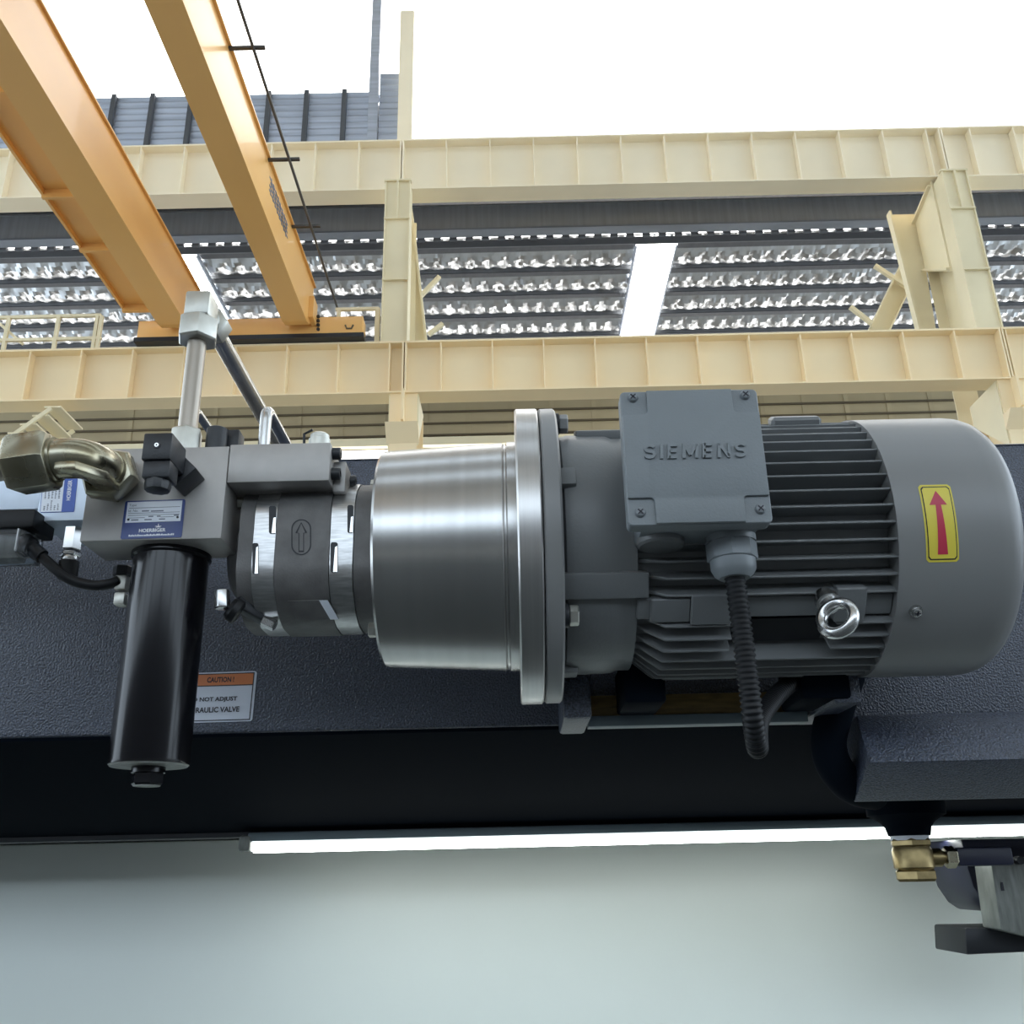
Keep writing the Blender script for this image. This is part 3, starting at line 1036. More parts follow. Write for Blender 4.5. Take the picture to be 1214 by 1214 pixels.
# flange bolts: washer, head
for a in (1.02, -.735, 2.55, -2.3):
    p = cylpt(.045, a, .135)
    bo = obj('flange_bolt', B().hexn(p + XV * .004, p + XV * .013, .0095, .4), 'zinc_white' if a < 0 else 'fan', mo)
    obj('washer', B().cyl(p, p + XV * .004, .011, 20), 'dark', bo)
XF0, XF1 = .110, .362
obj('stator_body', B().lathe(onaxis(XF0), XV, [(0, .106), (.004, .108), (XF1 - XF0, .108)], 72), 'motor', mo)


def fin_mesh(x0, x1, r0, r1, th, slope):
    """radial plate pointing to the front (-Y) around the axis, near end cut at a slant"""
    b_ = B()
    pts = [(x0, -r0), (x1, -r0), (x1, -r1), (x0 + slope, -r1)]
    a = [Vector((x, y, -th * (1.5 if y == -r0 else .7))) for x, y in pts]
    c = [Vector((x, y, th * (1.5 if y == -r0 else .7))) for x, y in pts]
    return b_.hull8(a, c).mesh('cooling_fin', .0006, 1)


fin_long = fin_mesh(XF0, .352, .106, .1295, .0016, .028)
fin_mid = fin_mesh(XF0, .200, .106, .1295, .0016, .028)
fin_right = fin_mesh(.290, .350, .106, .1295, .0016, .004)
a_first = radians(34.6)
nf = 51


def put_fin(me, a):
    o = bpy.data.objects.new('cooling_fin', me)
    if not me.materials:
        me.materials.append(M['motor'])
    o.location = (0, Ym, Zm)
    o.rotation_euler = (-a, 0, 0)
    link(o, mo)


PADA = (radians(-17), radians(-31))
for k in range(nf):
    a = a_first - k * 2 * pi / nf
    aa = (a + pi) % (2 * pi) - pi
    if radians(-49) < aa < radians(-36.5):
        continue
    if radians(-70) < aa < radians(-49):
        put_fin(fin_mid if aa > radians(-68) else fin_long, aa)
        if aa > radians(-68):
            put_fin(fin_right, aa)
    else:
        put_fin(fin_long, aa)


# mounting pads between the fins below the middle
def pad(x0, x1, a0, a1, r0, r1, bev=.0012):
    n_ = 4
    def ring(x, r):
        return [cylpt(x, a0 + (a1 - a0) * k / n_, r) for k in range(n_ + 1)]
    lo = ring(x0, r0) + ring(x0, r1)[::-1]
    hi = ring(x1, r0) + ring(x1, r1)[::-1]
    return obj('mounting_pad', B().hull8(lo, hi), 'motor', mo, bevel=bev, seg=1)


R_ = radians
pad(.112, .345, R_(-48), R_(-38), .105, .123)
pad(.160, .197, R_(-49), R_(-35.5), .105, .131)
pad(.290, .318, R_(-49), R_(-34), .105, .131)
pad(.124, .160, R_(-48.5), R_(-37.5), .105, .1275)
obj('dark_vent_plate', B().hull8([cylpt(.205, R_(-k), .107) for k in (52, 57, 62, 67)] + [cylpt(.205, R_(-k), .114) for k in (67, 62, 57, 52)],
                                 [cylpt(.288, R_(-k), .107) for k in (52, 57, 62, 67)] + [cylpt(.288, R_(-k), .114) for k in (67, 62, 57, 52)]), 'dark', mo)
for x in (.21, .284):
    p = cylpt(x, R_(-51), .116)
    obj('plate_screw', B().lathe(p, (0, -.8, -.5), [(0, .004), (.003, .004), (.004, .0025)], 12), 'steel', mo)
# rear ring of the body, hidden edge under the fan cover
obj('rear_shield', B().lathe(onaxis(.350), XV, [(0, .100), (0, .126), (.02, .126)], 72), 'dark', mo)
pad(.262, .312, R_(56), R_(64), .107, .137, .003)
# feet
for x0, x1 in ((.108, .150), (.285, .335)):
    obj('foot', B().box(x0, x1, .955, 1.039, Zm - .150, Zm - .105), 'under', mo, bevel=.004)  # shade under the motor put into the feet's near-black colour
# fan cover
XC = .345
obj('fan_cover', B().lathe(onaxis(XC), XV, [(.0, .128), (0, .1315), (.092, .1315), (.102, .1305), (.110, .1278), (.117, .1228), (.122, .113), (.124, .10), (.124, .0)], 128), 'fan', mo, ang=50)
for (px_, py_) in ((1051, 503), (1087, 726)):
    p = at(px_, py_, Ym)
    for _ in range(30):      # slide along the sight line onto the cover
        r = sqrt((p.y - Ym) ** 2 + (p.z - Zm) ** 2)
        d = (p - CAM).normalized()
        if r > .1315:
            p = p + d * .001
        else:
            p = p - d * .006
            r = sqrt((p.y - Ym) ** 2 + (p.z - Zm) ** 2)
            if r > .1315:
                break
    a = math.atan2(p.z - Zm, -(p.y - Ym))
    p = cylpt(p.x, a, .1312)
    rad = Vector((0, -cos(a), sin(a)))
    sc = obj('cover_screw', B().lathe(p, rad, [(0, .0062), (.002, .0062), (.002, .0045), (.005, .0040), (.006, .0025)], 14), 'steel', mo)
    obj('cross_slot', B().obox(p + rad * .0061, XV * .0026, rad * .0002, rad.cross(XV) * .0006).obox(p + rad * .0061, XV * .0006, rad * .0002, rad.cross(XV) * .0026), 'ink', sc)

# arrow sticker wrapped on the cover
def on_cover(px_, py_, lift=.0004):
    d = (at(px_, py_, 1.0) - CAM).normalized()
    oy, oz = CAM.y - Ym, CAM.z - Zm
    A_ = d.y ** 2 + d.z ** 2
    B_ = 2 * (oy * d.y + oz * d.z)
    C_ = oy ** 2 + oz ** 2 - (.1315 + lift) ** 2
    tt = (-B_ - sqrt(max(0, B_ * B_ - 4 * A_ * C_))) / (2 * A_)
    p = CAM + d * tt
    return p.x, math.atan2(p.z - Zm, -(p.y - Ym))


xa_, at_ = on_cover(1089, 575)
xb_, ab_ = on_cover(1136, 666)
xa2, _ = on_cover(1097, 666)
xb2, _ = on_cover(1127, 574)
sx0, sx1 = (xa_ + xa2) / 2, (xb_ + xb2) / 2


def wrap(name, uv_poly_rows, m, lift, parent):
    """rows of (u0, u1, v) spanned as a curved skin with a little thickness"""
    b_ = B()
    lo, hi = [], []
    for u0_, u1_, v_ in uv_poly_rows:
        a = ab_ + (at_ - ab_) * v_
        lo.append(b_.b.verts.new(cylpt(sx0 + (sx1 - sx0) * u0_, a, .1315 + lift)))
        hi.append(b_.b.verts.new(cylpt(sx0 + (sx1 - sx0) * u1_, a, .1315 + lift)))
    for k in range(len(lo) - 1):
        b_.face((lo[k], hi[k], hi[k + 1], lo[k + 1]))
    return obj(name, b_, m, parent)


def rrows(mu, mv, r, n_=14):
    rows = []
    for k in range(n_ + 1):
        v_ = mv + (1 - 2 * mv) * k / n_
        e = 0
        dv = min(v_ - mv, 1 - mv - v_)
        if dv < r * .5:
            e = r * (1 - sqrt(max(0, 1 - (1 - dv / (r * .5)) ** 2)))
        rows.append((mu + e, 1 - mu - e, v_))
    return rows


stk = wrap('arrow_sticker', rrows(0, 0, .08, 30), 'yellow', .0003, mo)
stk['label'] = 'yellow sticker with a red upward arrow'
wrap('border_line', rrows(.055, .028, .07, 30), 'ink', .0006, stk)
wrap('border_fill', rrows(.085, .043, .06, 30), 'yellow', .0008, stk)
rows = [(.37, .66, .095 + (.70 - .095) * k / 10) for k in range(11)]
rows = [(.50 - (.155 - .07 * k / 10), .50 + (.155 - .07 * k / 10), .095 + (.72 - .095) * k / 10) for k in range(11)]
wrap('arrow', rows, 'red', .0010, stk)
wrap('arrow_head', [(.5 - .27 * (1 - k / 8), .5 + .27 * (1 - k / 8), .72 + .19 * k / 8) for k in range(9)], 'red', .0010, stk)

# eyebolt
ep = at(993, 733, Ym - .135)
ax_e = Vector((0, -cos(R_(-46)), sin(R_(-46))))
ey = obj('eyebolt', B().lathe(ep + ax_e * -.040, ax_e, [(0, .008), (.008, .008), (.009, .011), (.016, .011), (.018, .007)], 20), 'steel', mo)
ring = []
e1_ = (XV * .86 + Vector((0, -.1, .5))).normalized()
nrm = (Vector((-.62, -.72, .30))).normalized()
e1_ = (e1_ - nrm * e1_.dot(nrm)).normalized()
e2_ = nrm.cross(e1_)
b_ = B()
n1, n2, Rr, rr2 = 32, 12, .0145, .0050
vr = []
for i in range(n1):
    t = 2 * pi * i / n1
    cdir = e1_ * cos(t) + e2_ * sin(t)
    vr.append([b_.b.verts.new(ep + cdir * (Rr + rr2 * cos(2 * pi * j / n2)) + nrm * rr2 * 1.25 * sin(2 * pi * j / n2)) for j in range(n2)])
for i in range(n1):
    for j in range(n2):
        b_.face((vr[i][j], vr[(i + 1) % n1][j], vr[(i + 1) % n1][(j + 1) % n2], vr[i][(j + 1) % n2]))
obj('ring', b_, 'steel', ey)

# ---- terminal box
YT = .745
tl, trr, br, bl = at(735, 463, YT), at(900, 459, YT), at(915, 617, YT), at(746, 623, YT)
tx0, tx1 = (tl.x + bl.x) / 2, (trr.x + br.x) / 2
tz0, tz1 = (bl.z + br.z) / 2, (tl.z + trr.z) / 2
tw, thh = tx1 - tx0, tz1 - tz0
tb = obj('terminal_box', B().box(tx0 + .013, tx1 - .004, YT + .018, .845, tz0 + .004, tz1 - .006), 'motor_lid', mo, bevel=.004)
obj('neck', B().box(tx0 + .030, tx1 - .012, .84, .90, Zm + .03, tz1 - .02), 'motor', tb, bevel=.004)


def tq(u_, v_, d=0.0):
    return Vector((tx0 + tw * u_, YT + d, tz0 + thh * v_))


lid = obj('lid', B().hull8([tq(u_, v_, .020) for u_, v_ in rrect(.035)], [tq(u_, v_, .003) for u_, v_ in rrect(.035)]), 'motor_lid', tb, bevel=.0008, seg=1)
cu_, cv_ = .19, .19
ru = .03


def plus(c, c2):
    pts = []
    def arc(cx, cy, a0, a1, r):
        for k in range(5):
            a = a0 + (a1 - a0) * k / 4
            pts.append((cx + r * cos(a), cy + r * sin(a)))
    arc(c - ru, c2 - ru, 0, pi / 2, ru)             # lower left notch
    pts_l = pts
    out = [(c, 0.006)]
    out += [(1 - c, .006)]
    out += [(1 - c + ru * (1 - cos(t)), c2 - ru + ru * sin(t)) for t in [k * pi / 8 for k in range(5)]]
    out += [(.994, c2), (.994, 1 - c2)]
    out += [(1 - c + ru - ru * sin(t), 1 - c2 + ru - ru * cos(t)) for t in [k * pi / 8 for k in range(5)]]
    out += [(1 - c, .994), (c, .994)]
    out += [(c - ru * (1 - cos(t)), 1 - c2 + ru - ru * sin(t)) for t in [k * pi / 8 for k in range(5)]]
    out += [(.006, 1 - c2), (.006, c2)]
    out += [(c - ru + ru * sin(t), c2 - ru + ru * cos(t)) for t in [k * pi / 8 for k in range(5)]]
    return out


pp = plus(cu_, cv_)
obj('raised_face', B().hull8([tq(u_, v_, .004) for u_, v_ in pp], [tq(u_, v_, 0) for u_, v_ in pp]), 'motor_lid', lid, bevel=.0007, seg=2)
for (px_, py_) in ((750, 472), (883, 469), (759, 608), (901, 604)):
    p = at(px_, py_, YT + .003)
    sc = obj('lid_screw', B().lathe(p, (0, -1, 0), [(0, .0045), (.001, .0045), (.003, .0035), (.0035, .002)], 16), 'gland', lid)
    q = p + Vector((0, -.0037, 0))
    obj('cross_slot', B().obox(q, (.0022, 0, .0022), (0, .0002, 0), (.0004, 0, -.0004)).obox(q, (.0022, 0, -.0022), (0, .0002, 0), (.0004, 0, .0004)), 'ink', sc)
sfn_ = px_fn(763, 885, 527.5, 545, YT, 0, -.0002, -.02)
obj('raised_lettering', stroke_letters('SIEMENS', lambda u_, v_, w2: sfn_(u_, v_, 0), .0022, .19), 'motor_lid', lid)
# top gland dome
p = at(790, 462, .80)
obj('top_plug', B().lathe((p.x, .80, tz1 - .006), (0, 0, 1), [(0, .022), (.008, .022), (.014, .018), (.016, .0)], 28), 'gland', tb)
# blank plug below
p = at(783, 640, .80)
obj('blank_plug', B().lathe((p.x, .80, tz0 + .006), (0, 0, -1), [(0, .021), (.006, .021), (.008, .019), (.008, 0)], 32), 'motor', tb)
# cable gland
gx = at(866, 640, .795).x
gz = tz0 + .004
gy = .795
gl = obj('cable_gland', B().lathe((gx, gy, gz), (0, 0, -1), [(0, .022), (.006, .022)], 32), 'gland', tb)
zA = at(866, 636, gy).z
zB = at(866, 664, gy).z
zC = at(866, 686, gy).z
gr = 31 / (1130 / .80)
b_ = B().lathe((gx, gy, zA), (0, 0, -1), [(0, gr * .94), (.002, gr), (zA - zB, gr), (zA - zB + .001, gr * .95)], 8, .2)
obj('hex_collar', b_, 'gland', gl)
for k in range(8):
    a = .2 + pi / 8 + k * pi / 4
    dd = Vector((cos(a), sin(a), 0))
    tt_ = Vector((-sin(a), cos(a), 0))
    for j in (-2, -1, 0, 1, 2):
        obj('grip_rib', B().obox(Vector((gx, gy, (zA + zB) / 2)) + dd * gr * .925 + tt_ * j * .0012, tt_ * .0003, dd * .0006, (0, 0, (zA - zB) * .3)), 'gland', gl)
obj('dome_nut', B().lathe((gx, gy, zB), (0, 0, -1), [(0, gr * .80), (.001, gr * .90), ((zB - zC) * .5, gr * .89), ((zB - zC) * .8, gr * .78), ((zB - zC), gr * .60), (zB - zC, gr * .5)], 32), 'gland', gl)

# conduit
zE = at(878, 852, gy).z
cpath = spline([(gx, gy, zC + .006), (gx + .001, gy, (zC + zE) / 2 + .03), (gx + .002, gy, zE + .03), (gx + .004, gy + .006, zE - .002), (gx + .012, gy + .034, zE - .020), (gx + .026, gy + .075, zE + .008), at(918, 828, .93), at(942, 805, .98), at(960, 790, 1.05)], 26)
# resample evenly
L = [0]
for p, q in zip(cpath, cpath[1:]):
    L.append(L[-1] + (q - p).length)
tot = L[-1]
step = .0046 / 4
ev, i = [], 0
k = 0
while k * step < tot:
    s_ = k * step
    while L[i + 1] < s_:
        i += 1
    f = (s_ - L[i]) / (L[i + 1] - L[i])
    ev.append(cpath[i].lerp(cpath[i + 1], f))
    k += 1
cr0 = 12.8 / (1130 / .81)
rads = [cr0 * (1.0, 1.0, .86, .86)[k % 4] for k in range(len(ev))]
cc = obj('corrugated_conduit', B().tube(ev, cr0, 18, rads), 'rubber', None, ang=60)
tag(cc, 'black corrugated cable conduit hanging in a loop from the terminal box', 'conduit')

# ================================================================== BELL HOUSING
bh = thing('bell_housing', 'bright turned aluminium coupling housing between the pump and the grey motor', 'housing', (-.06, Ym, Zm - .15))
obj('drum', B().lathe(onaxis(-.131), XV, [(0, .060), (0, .1085), (.0025, .1105), (.122, .1165), (.124, .1150), (.1255, .1150), (.127, .1175), (.136, .1175)], 128), 'alu', bh)
obj('flange', B().lathe(onaxis(.0045), XV, [(0, .149), (.0015, .1505), (.021, .1505), (.0225, .149)], 128), 'alu_flange', bh)

# ================================================================== PUMP
pu = thing('hydraulic_pump', 'dark cast gear pump with two bright machined bands left of the bell housing', 'pump', (-.19, Ym, Zm - .08))
PROF = [(-.069, -.044), (-.069, .044), (-.03, .075), (.03, .075), (.069, .044), (.069, -.044), (.03, -.075), (-.03, -.075)]


def pump_seg(name, x0, x1, m, sc=1.0, bev=.004, y1_=0):
    b_ = B().prism([(x0, Ym + y * sc, Zm + z * sc) for y, z in PROF], (x1 - x0, 0, 0))
    # soften the long corners only
    es = [e for e in b_.b.edges if abs((e.verts[0].co - e.verts[1].co).x) > 1e-5]
    bmesh.ops.bevel(b_.b, geom=es, offset=.018 * sc, segments=5, profile=.5, affect='EDGES')
    return obj(name, b_, m, pu, ang=30)


XP = [at(p, 630, .866).x for p in (283, 301, 327, 392, 419, 446)]
pump_seg('end_cover', XP[0], XP[1] - .0006, 'cast', .985)
pump_seg('machined_band', XP[1], XP[2], 'band', 1.0)
pump_seg('centre_casting', XP[2] + .0006, XP[3] - .0006, 'cast', 1.012)
pump_seg('machined_band', XP[3], XP[4], 'band', 1.0)
pump_seg('front_cover', XP[4] + .0006, -.131, 'cast', .985)
obj('rear_boss', B().lathe(onaxis(XP[0] - .02), XV, [(0, .035), (.004, .04), (.022, .045)], 32), 'cast', pu)
# slots in the bands
YP = .866


def pump_slot(x0, x1, y0, y1, frac):
    fn = px_fn(x0, x1, y0, y1, YP, slope=0)
    f = flat(fn, rrect(.3, (x1 - x0) / (y1 - y0)), .0006)
    s_ = obj('slot', f, 'dark', pu)
    fn2 = px_fn(x0 + (x1 - x0) * .35, x1 - .5, y0 + (y1 - y0) * frac, y1 - .8, YP - .0006, slope=0)
    obj('slot_glint', flat(fn2, [(0.0, 0), (1, 0), (1, 1), (.45, .95)], .0004), 'steel', s_)


pump_slot(319, 327.5, 600, 633, .4)
pump_slot(412, 419, 599, 632, .4)
pump_slot(299.5, 306.5, 644, 681, .1)
pump_slot(392, 400.5, 643, 679, .12)
# engraved arrow with its outline
YA = Ym - .069 * 1.012
fn = px_fn(345.5, 369, 616, 658.5, YA, slope=-.02)
lo_ = rrect(.5, .5 * 23 / 42.5 * 2, 8)
b_ = B()
oo = lo_
ii = [(.5 + (u_ - .5) * .88, .5 + (v_ - .5) * .935) for u_, v_ in lo_]
vo = [b_.b.verts.new(Vector(fn(u_, v_, 0)) + Vector((0, -.0005, 0))) for u_, v_ in oo]
vi = [b_.b.verts.new(Vector(fn(u_, v_, 0)) + Vector((0, -.0005, 0))) for u_, v_ in ii]
for k in range(len(vo)):
    b_.face((vo[k], vo[(k + 1) % len(vo)], vi[(k + 1) % len(vi)], vi[k]))
obj('arrow_outline', b_, 'dark', pu)
ar = [(.36, .08), (.64, .08), (.64, .62), (.80, .62), (.5, .92), (.20, .62), (.36, .62)]
b_ = B()
cxy = (.5, .5)
inn = [(.5 + (u_ - .5) * .70, .51 + (v_ - .51) * .90) for u_, v_ in ar]
vo = [b_.b.verts.new(Vector(fn(u_, v_, 0)) + Vector((0, -.0005, 0))) for u_, v_ in ar]
vi = [b_.b.verts.new(Vector(fn(u_, v_, 0)) + Vector((0, -.0005, 0))) for u_, v_ in inn]
for k in range(len(vo)):
    b_.face((vo[k], vo[(k + 1) % len(vo)], vi[(k + 1) % len(vi)], vi[k]))
obj('arrow', b_, 'dark', pu)
# tag on the lower facet
nf_ = Vector((0, -.62, -.78)).normalized()


def facet(px_, f):
    x = at(px_, 720, .88).x
    y = -.069 * (1 - f) + -.03 * f
    z = -.044 * (1 - f) + -.075 * f
    return Vector((x, Ym + y * 1.012, Zm + z * 1.012)) + nf_ * .0016


tg = obj('type_tag', B().hull8([facet(341, .40), facet(388, .40), facet(398, .85), facet(348, .85)], [p - nf_ * .0012 for p in (facet(341, .40), facet(388, .40), facet(398, .85), facet(348, .85))]), 'cast', pu)
obj('tag_strip', B().hull8([facet(378, .40) + nf_ * .0004, facet(388, .40) + nf_ * .0004, facet(398, .85) + nf_ * .0004, facet(388, .85) + nf_ * .0004], [p - nf_ * .0004 for p in (facet(378, .40), facet(388, .40), facet(398, .85), facet(388, .85))]), 'plate', tg)
# pump bolts
for (px_, py_, yy, dx) in ((282, 596, .89, -1), (437, 747, .90, -1), (440, 577, .93, -1)):
    p = at(px_, py_, yy)
    bo = obj('hex_bolt', B().hexn(p, p + XV * dx * -.008, .0075, .5), 'zinc_white', pu)
    obj('shank', B().cyl(p, p + XV * .02, .0045, 12), 'dark', bo)
# bottom of the pump left: clamp fitting
cf = thing('clamp_fitting', 'small steel clamp fitting with a black ring below the left end of the pump', 'fitting', tuple(at(270, 730, .87)))
p = at(263, 700, .87)
obj('hex_end', B().hexn(p, p + Vector((.002, 0, -.018)), .0075, .2), 'steel', cf, bevel=.0005)
obj('black_ring', B().lathe(p + Vector((.006, .008, -.014)), (.8, .3, -.5), [(0, .009), (.004, .012), (.010, .012), (.012, .009)], 20), 'rubber', cf)
obj('arm', B().bar(p + Vector((.010, .012, -.008)), at(322, 738, .91), .014, .012), 'dark', cf, bevel=.002)
q = at(312, 735, .90)
obj('hex_end', B().hexn(q, q + Vector((.012, 0, -.006)), .006, .2), 'steel', cf)

# ================================================================== VALVE BLOCK
YBk = .845
bx0, bx1 = at(94, 641, YBk).x, (at(262, 637, YBk).x + at(272, 528, YBk).x) / 2
bz0, bz1 = at(180, 640, YBk).z, at(200, 530.5, YBk).z
vbk = thing('valve_block', 'square ground steel valve block with a blue and white nameplate', 'valve block', ((bx0 + bx1) / 2, .84, bz0))
obj('body', B().box(bx0, bx1, YBk, .905, bz0, bz1), 'block', vbk, bevel=.0012)


def nameplate(parent, c4, Y, vertical=False):
    """c4: photo corners bl, br, tl, tr of the plate"""
    P4 = [at(*c, Y) for c in c4]
    base = quad_fn(*P4)
    r = rrect(.03, 1.6)
    pl = obj('nameplate', flat(base, r, .0008), 'blue' if not vertical else 'blue_hi', parent, label='blue and white printed nameplate')
    def sub(u0, u1, v0, v1, lift):
        return lambda u_, v_, w_: base(u0 + (u1 - u0) * u_, v0 + (v1 - v0) * v_, 0) + Vector((0, -lift, 0))
    return pl, sub


np_, sub = nameplate(vbk, [(143, 639.5), (215.5, 637), (149, 594.5), (220, 592)], YBk)
obj('white_field', flat(sub(.045, .955, .42, .965, .0008), SQ, .0003), 'plate', np_)
text_obj('printed_word', 'Type', sub(.08, .20, .83, .91, .0013), 'greyink', np_)
text_obj('printed_word', 'Id. No.', sub(.08, .24, .695, .765, .0013), 'greyink', np_)
for (u0, u1, v0) in ((.08, .93, .795), (.08, .93, .655), (.08, .93, .60), (.30, .42, .70), (.45, .66, .69), (.10, .36, .535), (.42, .50, .55), (.56, .62, .55), (.62, .84, .535), (.14, .26, .47), (.36, .48, .47), (.60, .70, .47), (.84, .92, .56)):
    hh = .012 if v0 in (.795, .655, .60, .535) else .03
    obj('printed_rule', flat(sub(u0, u1, v0, v0 + hh, .0011), SQ, .0001), 'greyink', np_)
for u0 in (.075, .885):
    obj('rivet', flat(sub(u0, u0 + .04, .47 + (.02 if u0 > .5 else 0), .53 + (.02 if u0 > .5 else 0), .0011), rrect(.5, 1, 3), .0005), 'ink', np_)
text_obj('printed_name', 'HOERBIGER', sub(.29, .73, .155, .25, .0010), 'white', np_, .03)
# small crest of three points over the name
b_ = B()
sfn = sub(.54, .66, .27, .38, .0010)
for tri in ([(.38, .2), (.62, .2), (.5, 1)], [(.0, .3), (.38, .15), (.30, .42)], [(1, .3), (.62, .15), (.70, .42)], [(.1, .0), (.9, .0), (.5, .35)]):
    b_.poly([sfn(u_, v_, 0) for u_, v_ in tri])
obj('crest', b_, 'white', np_)
u0 = .13
random.seed(11)
b_ = B()
while u0 < .86:
    w_ = random.uniform(.012, .03)
    q = sub(u0, u0 + w_, .055, .055 + random.choice((.035, .05)), .0010)
    b_.poly([q(u_, v_, 0) for u_, v_ in SQ])
    u0 += w_ + .006
obj('small_print', b_, 'white', np_)
# port plug dimple
p = at(144, 545.5, YBk)
obj('port_screw', B().lathe(p, (0, -1, 0), [(0, .0032), (.0006, .003), (.0006, 0)], 16), 'dark', vbk)

# adapter block to the right
ax0, ax1 = bx1 + .0006, (at(389, 569, YBk).x + at(393, 523, YBk).x) / 2
az0, az1 = at(330, 570.5, YBk).z, at(330, 525.5, YBk).z
ab = thing('adapter_block', 'long ground steel adapter block over the pump, right of the valve block', 'block', ((ax0 + ax1) / 2, .84, az0))
obj('body', B().box(ax0, ax1, YBk + .0005, .895, az0, az1), 'block', ab, bevel=.0010)
for (px_, py_, yy) in ((393, 538, .858), (392, 562, .858), (411, 571, .895)):
    p = at(px_, py_, yy)
    bo = obj('socket_screw', B().lathe(p, XV, [(0, .0062), (.0085, .0062), (.0095, .0055), (.0095, .0032), (.005, .003), (.005, 0)], 18), 'black', ab)
obj('end_plate', B().box(ax1, ax1 + .012, .865, .895, az0 - .004, az1 - .012), 'block', ab, bevel=.001)
p = at(379, 523, .88)
ch_ = at(379, 513.5, .88).z - az1
cp = thing('tube_cap', 'round bright steel cap on top of the adapter block', 'cap', (p.x, .88, az1))
obj('cap', B().lathe((p.x, .88, az1), (0, 0, 1), [(0, .011), (ch_ - .008, .011), (ch_ - .007, .0095), (ch_ - .003, .0095), (ch_ - .001, .007), (ch_, 0)], 24), 'zinc_white', cp)
obj('clip', B().tube([(p.x - .014, .875, az1 + .001), (p.x - .015, .875, az1 + ch_ - .003), (p.x - .006, .872, az1 + ch_)], .0014, 8), 'dark', cp)

# ---- filter
FY = .893
fp = at(204, 655, FY)
fb = at(177, 907, FY)
fx = (fp.x + fb.x) / 2
fr_ = .0357
ftop = bz0
fz = fb.z
pf = thing('filter_housing', 'glossy black filter cylinder hanging below the valve block', 'filter', (fx, FY, fz))
obj('collar', B().lathe((fx, FY, ftop), (0, 0, -1), [(0, fr_ * 1.06), (.004, fr_ * 1.06), (.006, fr_)], 64), 'gloss', pf)
obj('bowl', B().lathe((fx, FY, ftop - .004), (0, 0, -1), [(0, fr_), (ftop - .004 - fz - .003, fr_), (ftop - .004 - fz, fr_ * .985)], 96), 'gloss', pf)
obj('bottom_disc', B().lathe((fx, FY, fz), (0, 0, -1), [(0, fr_ * .97), (.0015, fr_ * .95), (.002, 0)], 64), 'blocksteel', pf)
obj('drain_boss', B().lathe((fx, FY, fz - .001), (0, 0, -1), [(0, fr_ * .42), (.006, fr_ * .42), (.007, fr_ * .36)], 24), 'gloss', pf)
obj('drain_hex', B().hexn((fx, FY, fz - .006), (fx, FY, fz - .018), fr_ * .40, .5), 'gloss', pf)
obj('drain_face', B().lathe((fx, FY, fz - .018), (0, 0, -1), [(0, fr_ * .33), (.0008, fr_ * .33)], 20), 'blocksteel', pf)

# ---- elbow fitting with its pipe
ek = thing('elbow_fitting', 'yellow zinc plated pipe elbow with two hex nuts on the valve block front', 'fitting', tuple(at(120, 590, .78)))
P0 = at(137, 570, YBk)
cy_, cz_ = .784, P0.z
P1 = Vector((P0.x, cy_, cz_))
PL_ = Vector((P0.x - .060, cy_, cz_ - .008))
er = .0182
path = fillet([P0 + Vector((0, -.012, 0)), P1, PL_], .030, 12)
obj('elbow', B().tube(path, er, 32), 'zinc', ek, ang=50)
obj('hex_nut', B().hexn(P0 + Vector((0, -.004, 0)), P0 + Vector((0, -.024, 0)), .0275, .35, .16), 'zinc', ek, bevel=.0006)
obj('washer', B().cyl(P0, P0 + Vector((0, -.005, 0)), .0185, 32), 'zinc', ek)
obj('collar', B().cyl(P0 + Vector((0, -.022, 0)), P0 + Vector((0, -.030, 0)), .0195, 32), 'zinc', ek)
dirL = (PL_ - P1).normalized()
N0 = P1 + dirL * .031
N1 = P1 + dirL * .069
obj('hex_nut', B().hexn(N0, N1, .0290, .30, .16), 'zinc', ek, bevel=.0006)
obj('collar', B().cyl(N0 - dirL * .003, N0 + dirL * .002, .0205, 32), 'zinc', ek)
obj('pipe', B().cyl(N1 - dirL * .005, N1 + dirL * .2, .0125, 24), 'tube', ek)
# forged flats of the elbow
def lpad(z0, z1, w_):
    c0 = P1 + Vector((.006, -.006, 0))
    pts = [(c0.x + w_, P0.y - .02), (c0.x + w_, c0.y + .016), (c0.x - .010, c0.y - w_), (N0.x + .008, c0.y - w_), (N0.x + .008, c0.y + w_ + .006), (c0.x - .012, c0.y + w_ + .006), (c0.x - w_, P0.y - .02)]
    return B().hull8([(x, y, cz_ + z0) for x, y in pts], [(x, y, cz_ + z1) for x, y in pts])
obj('forged_flat', lpad(-.0200, -.012, .0085), 'zinc', ek, bevel=.0012)

# ---- plug connector
pc = thing('plug_connector', 'black square plug connector with a centre screw on the valve block front', 'connector', tuple(at(186, 580, .75)))
cq = at(186, 528.5, .777)
h_ = .0131
obj('housing', B().box(cq.x - h_, cq.x + h_, .777, .815, cq.z - h_, cq.z + h_), 'black', pc, bevel=.0016)
obj('neck', B().box(cq.x - h_ * .9, cq.x + h_ * .98, .7795, .802, cq.z - h_ * 2.25, cq.z - h_ * .98), 'black', pc, bevel=.0016)
obj('cable_nut', B().lathe((cq.x - .0005, .791, cq.z - h_ * 2.2), (0, 0, -1), [(0, h_ * .88), (.005, h_ * .9), (.009, h_ * .84), (.010, h_ * .5)], 10), 'black', pc)
sc = obj('centre_screw', B().lathe((cq.x, .7772, cq.z + .0005), (0, -1, 0), [(0, .0034), (.0008, .0032), (.0008, .002)], 16), 'ink', pc)
obj('screw_head', B().lathe((cq.x, .7768, cq.z + .0005), (0, -1, 0), [(0, .0021), (.0010, .0020), (.0010, .0008), (.0004, .0007), (.0004, 0)], 14), 'steel', pc)
dg_ = .0135
c2 = Vector((cq.x + .004, .830, cq.z - .004))
